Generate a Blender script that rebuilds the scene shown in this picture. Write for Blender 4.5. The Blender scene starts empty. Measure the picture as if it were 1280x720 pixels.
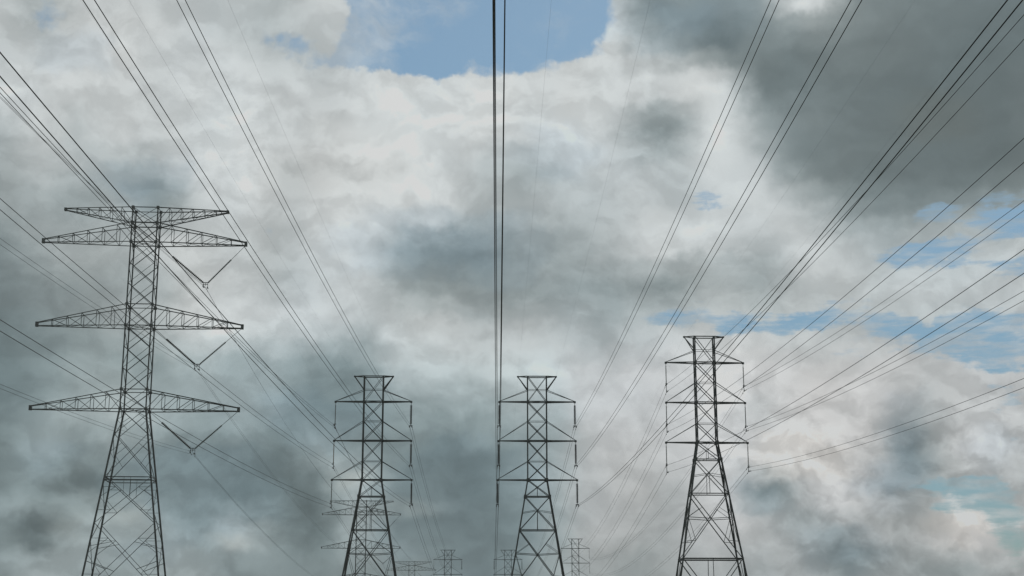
"""High-voltage corridor under a broken overcast sky: metres, +Y along the lines, camera at the origin."""
import bpy, math
from mathutils import Vector
SC = bpy.context.scene; COL = SC.collection
HAZE = 0.0003
WARP1, WARP2 = 1.7, .8
AMP1, AMP2, AMP3, AMP4, AMP5, AMP6 = .18, .12, .03, .035, .85, .025
COVN = 1.1
BLUE = (.74, .85, .78)
# Chart of this day's cloud cover: rows from 1.4 to 25.6 degrees of elevation, columns from -20 to 20 degrees of
# azimuth; SKY_ROWS holds how bright the cloud is (0 to 255), OPEN_ROWS how closed the cover is (0 to 9),
# TINT_ROWS how blue (+) or warm (-) it is.
SKY_ROWS = [
    [139, 139, 139, 143, 162, 176, 170, 165, 160, 156, 162, 169, 170, 170, 157, 142, 138, 140, 138, 132, 131, 140, 148, 147, 145, 141, 137, 130, 123, 120, 124, 132, 155, 177, 173, 168, 164, 160, 161, 168, 174, 178, 181, 174, 167, 171, 176, 164, 147, 149, 160, 166, 166, 164, 159, 158, 166, 172, 174, 175],
    [139, 139, 139, 144, 163, 175, 170, 164, 159, 156, 163, 169, 170, 170, 157, 141, 138, 140, 137, 132, 131, 140, 148, 147, 145, 141, 137, 130, 123, 120, 124, 132, 154, 177, 173, 168, 164, 160, 161, 168, 174, 178, 181, 174, 167, 171, 176, 165, 148, 148, 159, 166, 166, 164, 159, 158, 165, 172, 174, 175],
    [139, 140, 141, 148, 167, 177, 170, 165, 160, 158, 164, 171, 171, 171, 156, 141, 139, 140, 138, 132, 132, 141, 148, 147, 145, 141, 137, 130, 122, 120, 124, 132, 154, 177, 173, 168, 164, 160, 161, 168, 174, 178, 181, 174, 167, 172, 178, 166, 148, 146, 158, 165, 165, 161, 154, 152, 162, 171, 173, 175],
    [142, 144, 148, 154, 161, 166, 171, 173, 168, 165, 169, 176, 172, 167, 160, 153, 150, 148, 138, 127, 128, 146, 164, 157, 144, 137, 133, 127, 122, 120, 124, 131, 153, 175, 174, 172, 168, 164, 164, 169, 175, 180, 186, 180, 174, 175, 178, 159, 138, 133, 147, 162, 165, 167, 171, 175, 177, 178, 177, 177],
    [144, 144, 144, 134, 112, 120, 159, 176, 168, 165, 168, 169, 158, 149, 170, 196, 176, 150, 130, 114, 120, 151, 171, 151, 132, 127, 123, 121, 119, 120, 123, 130, 150, 170, 176, 181, 180, 174, 172, 173, 176, 187, 198, 192, 187, 179, 171, 158, 153, 156, 168, 181, 170, 175, 195, 216, 204, 194, 185, 179],
    [142, 143, 143, 128, 101, 108, 155, 164, 163, 170, 168, 159, 144, 133, 160, 188, 170, 141, 120, 102, 113, 157, 184, 153, 123, 118, 114, 115, 117, 120, 124, 130, 148, 166, 178, 190, 190, 184, 180, 177, 178, 192, 207, 201, 193, 178, 162, 166, 177, 184, 180, 174, 170, 173, 186, 222, 213, 202, 188, 179],
    [138, 141, 148, 150, 142, 138, 144, 147, 147, 152, 148, 140, 135, 131, 141, 151, 141, 130, 114, 97, 110, 155, 181, 156, 142, 150, 144, 131, 118, 119, 129, 142, 157, 172, 180, 188, 189, 187, 184, 179, 178, 195, 212, 191, 163, 154, 161, 187, 203, 210, 193, 180, 169, 167, 182, 202, 186, 182, 178, 177],
    [132, 132, 132, 134, 138, 128, 111, 113, 127, 132, 126, 123, 127, 129, 121, 114, 118, 122, 110, 92, 110, 161, 184, 151, 124, 124, 125, 119, 111, 116, 135, 153, 166, 179, 183, 186, 188, 189, 188, 182, 179, 198, 217, 181, 133, 128, 158, 198, 223, 224, 196, 167, 154, 159, 166, 169, 171, 182, 175, 177],
    [129, 129, 128, 134, 152, 145, 127, 128, 139, 141, 134, 130, 129, 127, 125, 123, 120, 118, 118, 120, 142, 181, 183, 149, 129, 125, 122, 118, 113, 119, 135, 151, 164, 178, 184, 189, 191, 191, 191, 190, 191, 204, 217, 196, 171, 173, 191, 206, 216, 224, 202, 192, 148, 143, 164, 181, 184, 187, 183, 184],
    [126, 126, 124, 136, 167, 163, 142, 142, 150, 149, 142, 136, 130, 127, 132, 135, 124, 114, 130, 151, 167, 172, 155, 142, 134, 126, 117, 116, 117, 123, 134, 144, 159, 173, 184, 194, 196, 193, 194, 200, 206, 211, 216, 211, 204, 206, 213, 214, 207, 205, 197, 188, 143, 128, 162, 192, 197, 193, 191, 190],
    [123, 123, 122, 137, 159, 157, 150, 156, 165, 163, 156, 148, 140, 136, 143, 148, 136, 125, 139, 158, 158, 146, 138, 139, 140, 132, 124, 124, 136, 149, 141, 148, 158, 170, 184, 197, 199, 195, 195, 203, 211, 214, 217, 212, 205, 206, 213, 216, 209, 205, 203, 201, 162, 143, 166, 189, 195, 193, 193, 193],
    [120, 120, 120, 140, 163, 167, 165, 172, 181, 178, 171, 163, 154, 150, 156, 161, 154, 147, 144, 142, 140, 137, 137, 141, 145, 145, 146, 144, 142, 147, 159, 168, 170, 174, 187, 200, 202, 198, 196, 201, 207, 215, 223, 211, 193, 191, 206, 215, 211, 207, 205, 203, 181, 163, 173, 187, 193, 194, 195, 195],
    [121, 120, 119, 130, 146, 155, 162, 169, 178, 176, 170, 167, 164, 163, 166, 169, 167, 164, 148, 132, 128, 132, 137, 145, 153, 160, 166, 163, 158, 162, 177, 188, 185, 183, 193, 204, 205, 201, 198, 201, 204, 215, 224, 212, 190, 186, 202, 212, 209, 206, 205, 204, 191, 178, 180, 189, 193, 194, 195, 195],
    [122, 122, 124, 131, 140, 151, 161, 161, 161, 158, 154, 159, 169, 173, 169, 166, 168, 168, 154, 141, 135, 133, 140, 158, 174, 178, 181, 179, 176, 179, 190, 199, 199, 200, 201, 202, 202, 202, 202, 203, 205, 214, 224, 217, 203, 198, 203, 206, 203, 200, 199, 199, 193, 186, 187, 192, 194, 195, 195, 195],
    [120, 121, 125, 134, 142, 153, 161, 157, 152, 148, 144, 157, 177, 182, 171, 164, 169, 172, 157, 150, 144, 136, 144, 172, 195, 196, 197, 197, 197, 201, 208, 212, 213, 214, 206, 196, 195, 200, 204, 205, 206, 213, 221, 220, 216, 211, 205, 200, 197, 195, 195, 195, 193, 190, 190, 192, 193, 194, 195, 194],
    [118, 118, 120, 128, 134, 142, 149, 155, 160, 160, 160, 173, 190, 195, 191, 188, 188, 187, 177, 176, 170, 159, 163, 186, 202, 200, 200, 200, 199, 201, 206, 209, 208, 207, 197, 185, 184, 192, 198, 200, 202, 206, 211, 211, 208, 205, 201, 198, 195, 193, 192, 192, 191, 188, 187, 188, 190, 192, 195, 193],
    [117, 117, 120, 128, 134, 138, 143, 156, 168, 173, 177, 188, 202, 209, 211, 211, 206, 202, 203, 205, 195, 180, 180, 205, 205, 202, 204, 204, 198, 197, 200, 202, 199, 196, 187, 176, 175, 183, 190, 194, 197, 199, 200, 200, 199, 198, 196, 195, 193, 191, 190, 190, 189, 187, 186, 186, 187, 192, 195, 193],
    [119, 119, 122, 129, 135, 139, 144, 154, 165, 169, 173, 186, 201, 208, 212, 212, 207, 202, 207, 211, 205, 196, 191, 190, 186, 191, 193, 193, 189, 189, 191, 192, 189, 185, 177, 168, 167, 174, 180, 181, 182, 186, 190, 190, 187, 185, 189, 193, 193, 193, 193, 192, 192, 193, 194, 193, 193, 196, 198, 196],
    [121, 121, 125, 131, 136, 139, 145, 153, 161, 164, 167, 181, 196, 202, 205, 203, 198, 193, 199, 204, 203, 200, 194, 183, 174, 172, 169, 168, 168, 169, 171, 172, 171, 170, 165, 159, 159, 164, 167, 162, 157, 167, 181, 183, 174, 170, 180, 191, 193, 196, 196, 195, 196, 200, 202, 201, 199, 200, 200, 197],
    [126, 125, 133, 144, 150, 153, 156, 159, 164, 169, 174, 184, 195, 198, 199, 196, 191, 187, 193, 198, 201, 203, 192, 171, 154, 150, 147, 147, 148, 149, 150, 152, 154, 156, 154, 151, 152, 155, 157, 148, 139, 154, 173, 176, 166, 161, 177, 192, 196, 197, 196, 194, 193, 196, 198, 197, 196, 197, 197, 195],
    [131, 130, 142, 157, 164, 167, 168, 168, 171, 181, 190, 193, 197, 196, 195, 192, 189, 187, 194, 202, 202, 201, 189, 168, 151, 144, 138, 138, 139, 142, 149, 154, 156, 158, 160, 161, 166, 172, 178, 174, 169, 172, 179, 179, 172, 169, 185, 201, 201, 199, 195, 191, 188, 189, 189, 190, 191, 193, 195, 193],
    [145, 144, 152, 162, 165, 165, 168, 170, 174, 183, 193, 196, 197, 195, 192, 189, 187, 187, 196, 205, 202, 199, 186, 166, 149, 140, 132, 131, 131, 137, 147, 155, 157, 158, 164, 170, 179, 190, 201, 206, 212, 212, 210, 204, 193, 185, 197, 208, 204, 197, 189, 182, 177, 175, 174, 175, 175, 179, 183, 183],
    [159, 158, 161, 165, 161, 155, 159, 168, 170, 166, 166, 181, 194, 196, 197, 194, 190, 189, 197, 205, 205, 204, 195, 180, 167, 162, 158, 151, 146, 148, 156, 163, 164, 165, 169, 176, 184, 195, 204, 209, 215, 218, 218, 212, 203, 196, 199, 201, 192, 180, 171, 164, 160, 159, 155, 154, 154, 161, 169, 172],
    [159, 160, 166, 170, 163, 154, 157, 166, 162, 143, 137, 167, 193, 198, 202, 199, 193, 191, 198, 205, 209, 212, 207, 198, 192, 194, 196, 184, 171, 167, 170, 174, 176, 177, 179, 182, 186, 194, 200, 200, 199, 202, 205, 207, 209, 208, 202, 195, 181, 164, 150, 142, 136, 134, 132, 133, 134, 138, 142, 144],
    [156, 159, 173, 183, 177, 170, 168, 167, 156, 141, 149, 179, 203, 206, 209, 204, 196, 193, 198, 204, 209, 214, 213, 209, 208, 214, 220, 205, 188, 181, 179, 180, 185, 187, 188, 187, 189, 194, 198, 194, 190, 194, 203, 209, 214, 209, 191, 173, 157, 144, 134, 129, 125, 124, 122, 121, 119, 117, 116, 122],
    [161, 163, 178, 192, 187, 185, 178, 168, 164, 165, 176, 194, 211, 216, 217, 208, 196, 192, 196, 200, 203, 206, 208, 208, 209, 213, 216, 204, 190, 182, 175, 173, 180, 186, 190, 191, 194, 196, 199, 194, 189, 194, 206, 213, 209, 202, 176, 146, 131, 125, 121, 119, 117, 116, 115, 114, 114, 112, 109, 112],
    [170, 172, 186, 197, 188, 180, 182, 183, 184, 186, 193, 204, 216, 219, 220, 211, 196, 191, 195, 198, 199, 201, 204, 208, 210, 211, 212, 202, 193, 183, 173, 167, 174, 183, 193, 195, 198, 199, 198, 192, 186, 193, 208, 219, 207, 193, 164, 135, 123, 124, 123, 120, 118, 116, 114, 113, 112, 111, 111, 109],
    [183, 185, 196, 205, 190, 176, 191, 203, 202, 199, 200, 207, 213, 216, 219, 212, 203, 200, 201, 204, 208, 212, 215, 218, 220, 218, 216, 208, 200, 193, 187, 184, 191, 197, 206, 206, 204, 193, 181, 173, 166, 180, 210, 224, 203, 176, 156, 138, 129, 126, 123, 120, 117, 115, 113, 112, 110, 110, 111, 109],
    [204, 203, 205, 206, 197, 187, 195, 206, 206, 202, 202, 198, 208, 214, 217, 212, 206, 204, 207, 210, 217, 224, 224, 224, 224, 224, 220, 214, 207, 203, 201, 200, 204, 208, 213, 215, 209, 186, 161, 150, 142, 165, 211, 224, 201, 160, 146, 139, 132, 127, 122, 119, 116, 114, 113, 111, 111, 111, 111, 109],
    [219, 218, 212, 209, 207, 204, 203, 203, 201, 198, 200, 204, 209, 211, 214, 207, 202, 203, 203, 203, 206, 215, 222, 224, 224, 219, 216, 214, 211, 209, 207, 207, 209, 210, 213, 216, 212, 192, 172, 165, 165, 183, 213, 224, 186, 141, 130, 129, 127, 124, 120, 118, 117, 114, 112, 111, 111, 111, 111, 109],
    [208, 207, 205, 205, 208, 209, 206, 202, 199, 196, 198, 203, 208, 209, 210, 203, 199, 200, 200, 201, 205, 210, 213, 215, 216, 215, 213, 212, 211, 210, 209, 209, 209, 209, 211, 213, 212, 207, 201, 203, 207, 213, 217, 220, 169, 122, 114, 119, 122, 121, 119, 118, 117, 115, 113, 113, 113, 112, 111, 109],
    [196, 197, 197, 199, 203, 205, 205, 203, 203, 203, 202, 203, 204, 203, 203, 198, 196, 196, 196, 198, 201, 204, 206, 208, 209, 209, 209, 210, 210, 210, 210, 209, 208, 207, 208, 210, 211, 212, 213, 215, 217, 212, 199, 186, 151, 121, 115, 118, 120, 121, 123, 121, 118, 117, 117, 116, 115, 113, 111, 108],
    [195, 192, 189, 192, 198, 202, 204, 205, 207, 210, 206, 203, 200, 197, 194, 192, 190, 191, 193, 195, 198, 202, 203, 204, 204, 204, 204, 205, 205, 205, 205, 205, 204, 204, 205, 207, 210, 202, 197, 192, 187, 176, 158, 140, 132, 126, 124, 120, 118, 122, 127, 124, 119, 119, 120, 120, 118, 115, 113, 112],
    [194, 187, 179, 184, 194, 200, 201, 202, 203, 204, 202, 200, 197, 193, 190, 187, 185, 187, 191, 194, 197, 200, 200, 200, 200, 200, 200, 200, 200, 200, 200, 200, 200, 200, 202, 204, 213, 191, 180, 168, 158, 144, 126, 109, 120, 131, 133, 137, 133, 134, 134, 130, 126, 124, 123, 122, 120, 119, 118, 117],
    [193, 184, 174, 180, 192, 198, 199, 200, 198, 197, 197, 197, 195, 192, 190, 186, 183, 187, 193, 197, 198, 200, 200, 200, 200, 200, 200, 200, 200, 200, 200, 200, 200, 200, 201, 203, 213, 182, 162, 153, 146, 139, 130, 123, 130, 137, 144, 155, 161, 153, 143, 137, 133, 129, 126, 123, 122, 121, 121, 120],
    [193, 183, 173, 181, 193, 198, 199, 199, 197, 195, 195, 195, 194, 192, 189, 185, 181, 187, 195, 200, 200, 200, 200, 200, 200, 200, 200, 200, 200, 200, 200, 200, 200, 200, 201, 203, 204, 174, 147, 140, 139, 139, 138, 139, 141, 146, 167, 205, 224, 197, 159, 142, 135, 130, 127, 123, 122, 121, 121, 120],
    [192, 182, 172, 182, 194, 199, 199, 199, 197, 195, 195, 195, 194, 192, 189, 185, 181, 187, 196, 200, 200, 200, 200, 200, 200, 200, 200, 200, 200, 200, 200, 200, 200, 200, 201, 203, 200, 172, 145, 139, 140, 140, 140, 140, 141, 143, 151, 167, 180, 165, 149, 141, 135, 130, 127, 123, 123, 122, 121, 120],
    [191, 181, 171, 183, 195, 199, 199, 199, 197, 195, 195, 195, 193, 191, 189, 184, 180, 188, 196, 200, 200, 200, 200, 200, 200, 200, 200, 200, 200, 200, 200, 200, 200, 200, 201, 203, 199, 173, 146, 140, 140, 141, 140, 140, 141, 143, 150, 166, 181, 166, 150, 141, 136, 131, 127, 124, 123, 122, 121, 120],
]
OPEN_ROWS = [
    [9, 9, 9, 9, 9, 9, 9, 9, 9, 9, 9, 9, 9, 9, 9, 9, 9, 9, 9, 9, 9, 9, 9, 9, 9, 9, 9, 9, 9, 9, 9, 9, 9, 9, 9, 9, 9, 9, 9, 9, 9, 9, 9, 9, 9, 9, 9, 9, 9, 9, 9, 9, 9, 9, 9, 9, 9, 9, 9, 9],
    [9, 9, 9, 9, 9, 9, 9, 9, 9, 9, 9, 9, 9, 9, 9, 9, 9, 9, 9, 9, 9, 9, 9, 9, 9, 9, 9, 9, 9, 9, 9, 9, 9, 9, 9, 9, 9, 9, 9, 9, 9, 9, 9, 9, 9, 9, 9, 9, 9, 9, 9, 9, 9, 9, 9, 9, 9, 9, 9, 9],
    [9, 9, 9, 9, 9, 9, 9, 9, 9, 9, 9, 9, 9, 9, 9, 9, 9, 9, 9, 9, 9, 9, 9, 9, 9, 9, 9, 9, 9, 9, 9, 9, 9, 9, 9, 9, 9, 9, 9, 9, 9, 9, 9, 9, 9, 9, 9, 9, 9, 9, 9, 9, 9, 9, 9, 9, 9, 9, 8, 9],
    [9, 9, 9, 9, 9, 9, 9, 9, 9, 9, 9, 9, 9, 9, 9, 9, 9, 9, 9, 9, 9, 9, 9, 9, 9, 9, 9, 9, 9, 9, 9, 9, 9, 9, 9, 9, 9, 9, 9, 9, 9, 9, 9, 9, 9, 9, 9, 9, 9, 9, 9, 9, 9, 9, 9, 9, 9, 8, 6, 9],
    [9, 9, 9, 9, 9, 9, 9, 9, 9, 9, 9, 9, 9, 9, 9, 9, 9, 9, 9, 9, 9, 9, 9, 9, 9, 9, 9, 9, 9, 9, 9, 9, 9, 9, 9, 9, 9, 9, 9, 9, 9, 9, 9, 9, 9, 9, 9, 9, 9, 9, 9, 9, 9, 9, 9, 9, 9, 7, 4, 9],
    [9, 9, 9, 9, 9, 9, 9, 9, 9, 9, 9, 9, 9, 9, 9, 9, 9, 9, 9, 9, 9, 9, 9, 9, 9, 9, 9, 9, 9, 9, 9, 9, 9, 9, 9, 9, 9, 9, 9, 9, 9, 9, 9, 9, 9, 9, 9, 9, 9, 9, 9, 9, 9, 9, 9, 9, 9, 4, 3, 9],
    [9, 9, 9, 9, 9, 9, 9, 9, 9, 9, 9, 9, 9, 9, 9, 9, 9, 9, 9, 9, 9, 9, 9, 9, 9, 9, 9, 9, 9, 9, 9, 9, 9, 9, 9, 9, 9, 9, 9, 9, 9, 9, 9, 9, 9, 9, 9, 9, 9, 9, 9, 9, 9, 9, 7, 6, 6, 2, 4, 9],
    [9, 9, 9, 9, 9, 9, 9, 9, 9, 9, 9, 9, 9, 9, 9, 9, 9, 9, 9, 9, 9, 9, 9, 9, 9, 9, 9, 9, 9, 9, 9, 9, 9, 9, 9, 9, 9, 9, 9, 9, 9, 9, 9, 9, 9, 9, 9, 9, 9, 9, 9, 9, 8, 6, 0, 0, 0, 1, 6, 9],
    [9, 9, 9, 9, 9, 9, 9, 9, 9, 9, 9, 9, 9, 9, 9, 9, 9, 9, 9, 9, 9, 9, 9, 9, 9, 9, 9, 9, 9, 9, 9, 9, 9, 9, 9, 9, 9, 9, 9, 9, 9, 9, 9, 9, 9, 9, 9, 9, 9, 9, 9, 9, 9, 9, 9, 9, 9, 9, 9, 9],
    [9, 9, 9, 9, 9, 9, 9, 9, 9, 9, 9, 9, 9, 9, 9, 9, 9, 9, 9, 9, 9, 9, 9, 9, 9, 9, 9, 9, 9, 9, 9, 9, 9, 9, 9, 9, 9, 9, 9, 9, 9, 9, 9, 9, 9, 9, 9, 9, 9, 9, 9, 9, 9, 9, 9, 9, 9, 9, 9, 9],
    [9, 9, 9, 9, 9, 9, 9, 9, 9, 9, 9, 9, 9, 9, 9, 9, 9, 9, 9, 9, 9, 9, 9, 9, 9, 9, 9, 9, 9, 9, 9, 9, 9, 9, 9, 9, 9, 9, 9, 9, 9, 9, 9, 9, 9, 9, 9, 9, 9, 9, 9, 9, 9, 9, 9, 9, 9, 7, 7, 9],
    [9, 9, 9, 9, 9, 9, 9, 9, 9, 9, 9, 9, 9, 9, 9, 9, 9, 9, 9, 9, 9, 9, 9, 9, 9, 9, 9, 9, 9, 9, 9, 9, 9, 9, 9, 9, 9, 9, 9, 9, 9, 9, 9, 9, 9, 9, 9, 9, 9, 9, 9, 9, 9, 9, 9, 9, 9, 9, 9, 9],
    [9, 9, 9, 9, 9, 9, 9, 9, 9, 9, 9, 9, 9, 9, 9, 9, 9, 9, 9, 9, 9, 9, 9, 9, 9, 9, 9, 9, 9, 9, 9, 9, 9, 9, 9, 9, 9, 9, 9, 9, 9, 9, 9, 9, 9, 9, 9, 9, 9, 9, 9, 9, 9, 9, 9, 9, 9, 9, 3, 6],
    [9, 9, 9, 9, 9, 9, 9, 9, 9, 9, 9, 9, 9, 9, 9, 9, 9, 9, 9, 9, 9, 9, 9, 9, 9, 9, 9, 9, 9, 9, 9, 9, 9, 9, 9, 9, 9, 9, 9, 9, 9, 9, 9, 9, 9, 9, 9, 9, 9, 9, 9, 9, 9, 9, 9, 9, 9, 9, 9, 9],
    [9, 9, 9, 9, 9, 9, 9, 9, 9, 9, 9, 9, 9, 9, 9, 9, 9, 9, 9, 9, 9, 9, 9, 9, 9, 9, 9, 9, 9, 9, 9, 9, 9, 9, 9, 9, 9, 9, 9, 9, 9, 9, 9, 9, 9, 9, 9, 9, 9, 9, 9, 9, 9, 8, 8, 6, 3, 0, 1, 5],
    [9, 9, 9, 9, 9, 9, 9, 9, 9, 9, 9, 9, 9, 9, 9, 9, 9, 9, 9, 9, 9, 9, 9, 9, 9, 9, 9, 9, 9, 9, 9, 9, 9, 9, 9, 9, 9, 9, 9, 9, 9, 9, 9, 9, 9, 9, 9, 9, 8, 8, 7, 7, 6, 5, 3, 0, 0, 0, 0, 4],
    [9, 9, 9, 9, 9, 9, 9, 9, 9, 9, 9, 9, 9, 9, 9, 9, 9, 9, 9, 9, 9, 9, 9, 9, 9, 9, 9, 9, 9, 9, 9, 9, 9, 9, 9, 9, 9, 9, 9, 9, 9, 9, 9, 9, 9, 9, 9, 9, 9, 9, 7, 4, 1, 0, 0, 1, 2, 3, 4, 4],
    [9, 9, 9, 9, 9, 9, 9, 9, 9, 9, 9, 9, 9, 9, 9, 9, 9, 9, 9, 9, 9, 9, 9, 9, 9, 9, 9, 9, 9, 9, 9, 9, 9, 9, 9, 9, 9, 8, 7, 5, 3, 4, 5, 3, 3, 6, 5, 2, 1, 2, 4, 6, 7, 8, 9, 8, 8, 9, 8, 8],
    [9, 9, 9, 9, 9, 9, 9, 9, 9, 9, 9, 9, 9, 9, 9, 9, 9, 9, 9, 9, 9, 9, 9, 9, 9, 9, 9, 9, 9, 9, 9, 9, 9, 9, 9, 9, 9, 9, 9, 9, 9, 9, 9, 9, 9, 9, 9, 9, 9, 9, 9, 9, 9, 9, 9, 9, 9, 9, 9, 9],
    [9, 9, 9, 9, 9, 9, 9, 9, 9, 9, 9, 9, 9, 9, 9, 9, 9, 9, 9, 9, 9, 9, 9, 9, 9, 9, 9, 9, 9, 9, 9, 9, 9, 9, 9, 9, 9, 9, 9, 9, 9, 9, 9, 9, 9, 9, 9, 9, 9, 9, 9, 9, 9, 9, 9, 9, 8, 8, 6, 4],
    [9, 9, 9, 9, 9, 9, 9, 9, 9, 9, 9, 9, 9, 9, 9, 9, 9, 9, 9, 9, 9, 9, 9, 9, 9, 9, 9, 9, 9, 9, 9, 9, 9, 9, 9, 9, 9, 9, 9, 9, 9, 9, 9, 9, 9, 9, 9, 9, 9, 9, 9, 9, 7, 4, 1, 0, 1, 5, 8, 9],
    [9, 9, 9, 9, 9, 9, 9, 9, 9, 9, 9, 9, 9, 9, 9, 8, 7, 8, 9, 9, 9, 9, 9, 9, 9, 9, 9, 9, 9, 9, 9, 9, 9, 9, 9, 9, 9, 9, 9, 9, 9, 9, 9, 9, 9, 9, 9, 9, 9, 9, 9, 9, 9, 9, 9, 8, 7, 6, 5, 4],
    [9, 9, 9, 9, 9, 9, 9, 9, 9, 9, 9, 9, 9, 9, 9, 8, 6, 7, 9, 9, 9, 9, 9, 9, 9, 9, 9, 9, 9, 9, 9, 9, 9, 9, 9, 9, 9, 9, 9, 9, 9, 9, 9, 9, 9, 9, 9, 9, 9, 9, 9, 9, 9, 8, 6, 4, 7, 8, 3, 0],
    [9, 9, 9, 9, 9, 9, 9, 9, 9, 9, 9, 9, 9, 9, 9, 9, 9, 9, 9, 9, 9, 9, 9, 9, 9, 9, 9, 9, 9, 9, 9, 9, 9, 9, 9, 9, 9, 9, 9, 9, 9, 9, 9, 9, 9, 9, 9, 9, 9, 9, 9, 9, 9, 9, 9, 9, 9, 9, 8, 7],
    [9, 9, 9, 9, 9, 9, 9, 9, 9, 9, 9, 9, 9, 9, 9, 9, 9, 9, 9, 9, 9, 9, 9, 9, 9, 9, 9, 9, 9, 9, 9, 9, 9, 9, 9, 9, 9, 9, 9, 9, 9, 7, 3, 7, 9, 9, 9, 9, 9, 9, 9, 9, 9, 9, 9, 9, 9, 9, 9, 9],
    [9, 9, 9, 9, 9, 9, 9, 9, 9, 9, 9, 9, 9, 9, 9, 9, 9, 9, 9, 9, 9, 9, 9, 9, 9, 9, 9, 9, 9, 9, 9, 9, 9, 9, 9, 9, 9, 9, 9, 9, 9, 9, 9, 9, 9, 9, 9, 9, 9, 9, 9, 9, 9, 9, 9, 9, 9, 9, 9, 9],
    [9, 9, 9, 9, 9, 9, 9, 9, 9, 9, 9, 9, 9, 9, 9, 9, 9, 9, 9, 9, 9, 9, 9, 9, 9, 9, 9, 9, 9, 9, 9, 9, 9, 9, 9, 9, 9, 9, 9, 9, 9, 9, 9, 9, 9, 9, 9, 9, 9, 9, 9, 9, 9, 9, 9, 9, 9, 9, 9, 9],
    [9, 9, 9, 9, 9, 9, 9, 9, 9, 9, 9, 9, 9, 9, 9, 9, 9, 9, 9, 9, 9, 9, 9, 9, 9, 9, 9, 9, 9, 9, 9, 9, 9, 9, 9, 9, 9, 9, 9, 9, 9, 9, 9, 9, 9, 9, 9, 9, 9, 9, 9, 9, 9, 9, 9, 9, 9, 9, 9, 9],
    [9, 9, 9, 9, 9, 9, 9, 9, 9, 9, 9, 9, 9, 9, 9, 9, 9, 9, 9, 9, 9, 9, 9, 9, 9, 9, 9, 9, 9, 9, 9, 9, 9, 9, 9, 9, 9, 9, 9, 9, 9, 9, 9, 9, 9, 9, 9, 9, 9, 9, 9, 9, 9, 9, 9, 9, 9, 9, 9, 9],
    [9, 9, 9, 9, 9, 9, 9, 9, 9, 9, 9, 9, 9, 9, 9, 9, 9, 9, 9, 9, 9, 9, 9, 8, 8, 8, 9, 9, 9, 9, 9, 9, 9, 9, 9, 9, 9, 9, 9, 9, 9, 9, 9, 9, 9, 9, 9, 9, 9, 9, 9, 9, 9, 9, 9, 9, 9, 9, 9, 9],
    [9, 9, 9, 9, 9, 9, 9, 9, 9, 9, 9, 9, 9, 9, 9, 9, 9, 9, 9, 9, 9, 9, 9, 9, 9, 9, 9, 9, 9, 9, 9, 9, 9, 9, 9, 9, 9, 9, 9, 9, 9, 9, 9, 9, 9, 9, 9, 9, 9, 9, 9, 9, 9, 9, 9, 9, 9, 9, 9, 9],
    [9, 9, 9, 9, 9, 9, 9, 9, 9, 9, 9, 9, 9, 9, 9, 9, 9, 8, 8, 8, 8, 8, 8, 7, 7, 7, 7, 8, 9, 9, 9, 9, 8, 7, 8, 9, 9, 9, 9, 9, 9, 9, 9, 9, 9, 9, 9, 9, 9, 9, 9, 9, 9, 9, 9, 9, 9, 9, 9, 9],
    [9, 9, 9, 9, 9, 9, 9, 9, 9, 9, 9, 8, 8, 9, 9, 9, 7, 6, 6, 6, 5, 3, 1, 0, 0, 0, 0, 1, 4, 5, 4, 4, 4, 5, 7, 8, 9, 9, 9, 9, 9, 9, 9, 9, 9, 9, 9, 9, 9, 9, 9, 9, 9, 9, 9, 9, 9, 9, 9, 9],
    [9, 9, 7, 6, 8, 9, 9, 9, 9, 9, 9, 9, 9, 9, 9, 8, 5, 4, 4, 7, 6, 2, 0, 0, 0, 0, 0, 0, 0, 0, 0, 0, 0, 0, 0, 2, 9, 9, 9, 9, 9, 9, 9, 9, 9, 9, 9, 9, 9, 9, 9, 9, 9, 9, 9, 9, 9, 9, 9, 9],
    [9, 9, 7, 6, 8, 9, 9, 8, 9, 9, 9, 9, 9, 9, 7, 8, 7, 6, 7, 7, 8, 3, 0, 0, 0, 0, 0, 0, 0, 0, 0, 0, 0, 0, 0, 0, 6, 9, 9, 9, 9, 9, 9, 9, 9, 9, 9, 9, 9, 9, 9, 9, 9, 9, 9, 9, 9, 9, 9, 9],
    [9, 9, 9, 9, 9, 9, 9, 9, 9, 9, 9, 9, 8, 8, 8, 9, 9, 9, 8, 8, 9, 3, 0, 0, 0, 0, 0, 0, 0, 0, 0, 0, 0, 0, 0, 0, 5, 9, 9, 9, 9, 9, 9, 9, 9, 9, 9, 9, 9, 9, 9, 9, 9, 9, 9, 9, 9, 9, 9, 9],
    [9, 9, 9, 9, 9, 9, 9, 9, 9, 9, 9, 9, 9, 9, 9, 9, 9, 9, 9, 8, 6, 2, 0, 0, 0, 0, 0, 0, 0, 0, 0, 0, 0, 0, 0, 0, 5, 9, 9, 9, 9, 9, 9, 9, 9, 9, 9, 9, 9, 9, 9, 9, 9, 9, 9, 9, 9, 9, 9, 9],
    [9, 9, 9, 9, 9, 9, 9, 9, 9, 9, 9, 9, 9, 9, 9, 9, 9, 9, 9, 7, 5, 1, 0, 0, 0, 0, 0, 0, 0, 0, 0, 0, 0, 0, 0, 0, 5, 9, 9, 9, 9, 9, 9, 9, 9, 9, 9, 9, 9, 9, 9, 9, 9, 9, 9, 9, 9, 9, 9, 9],
]
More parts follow.
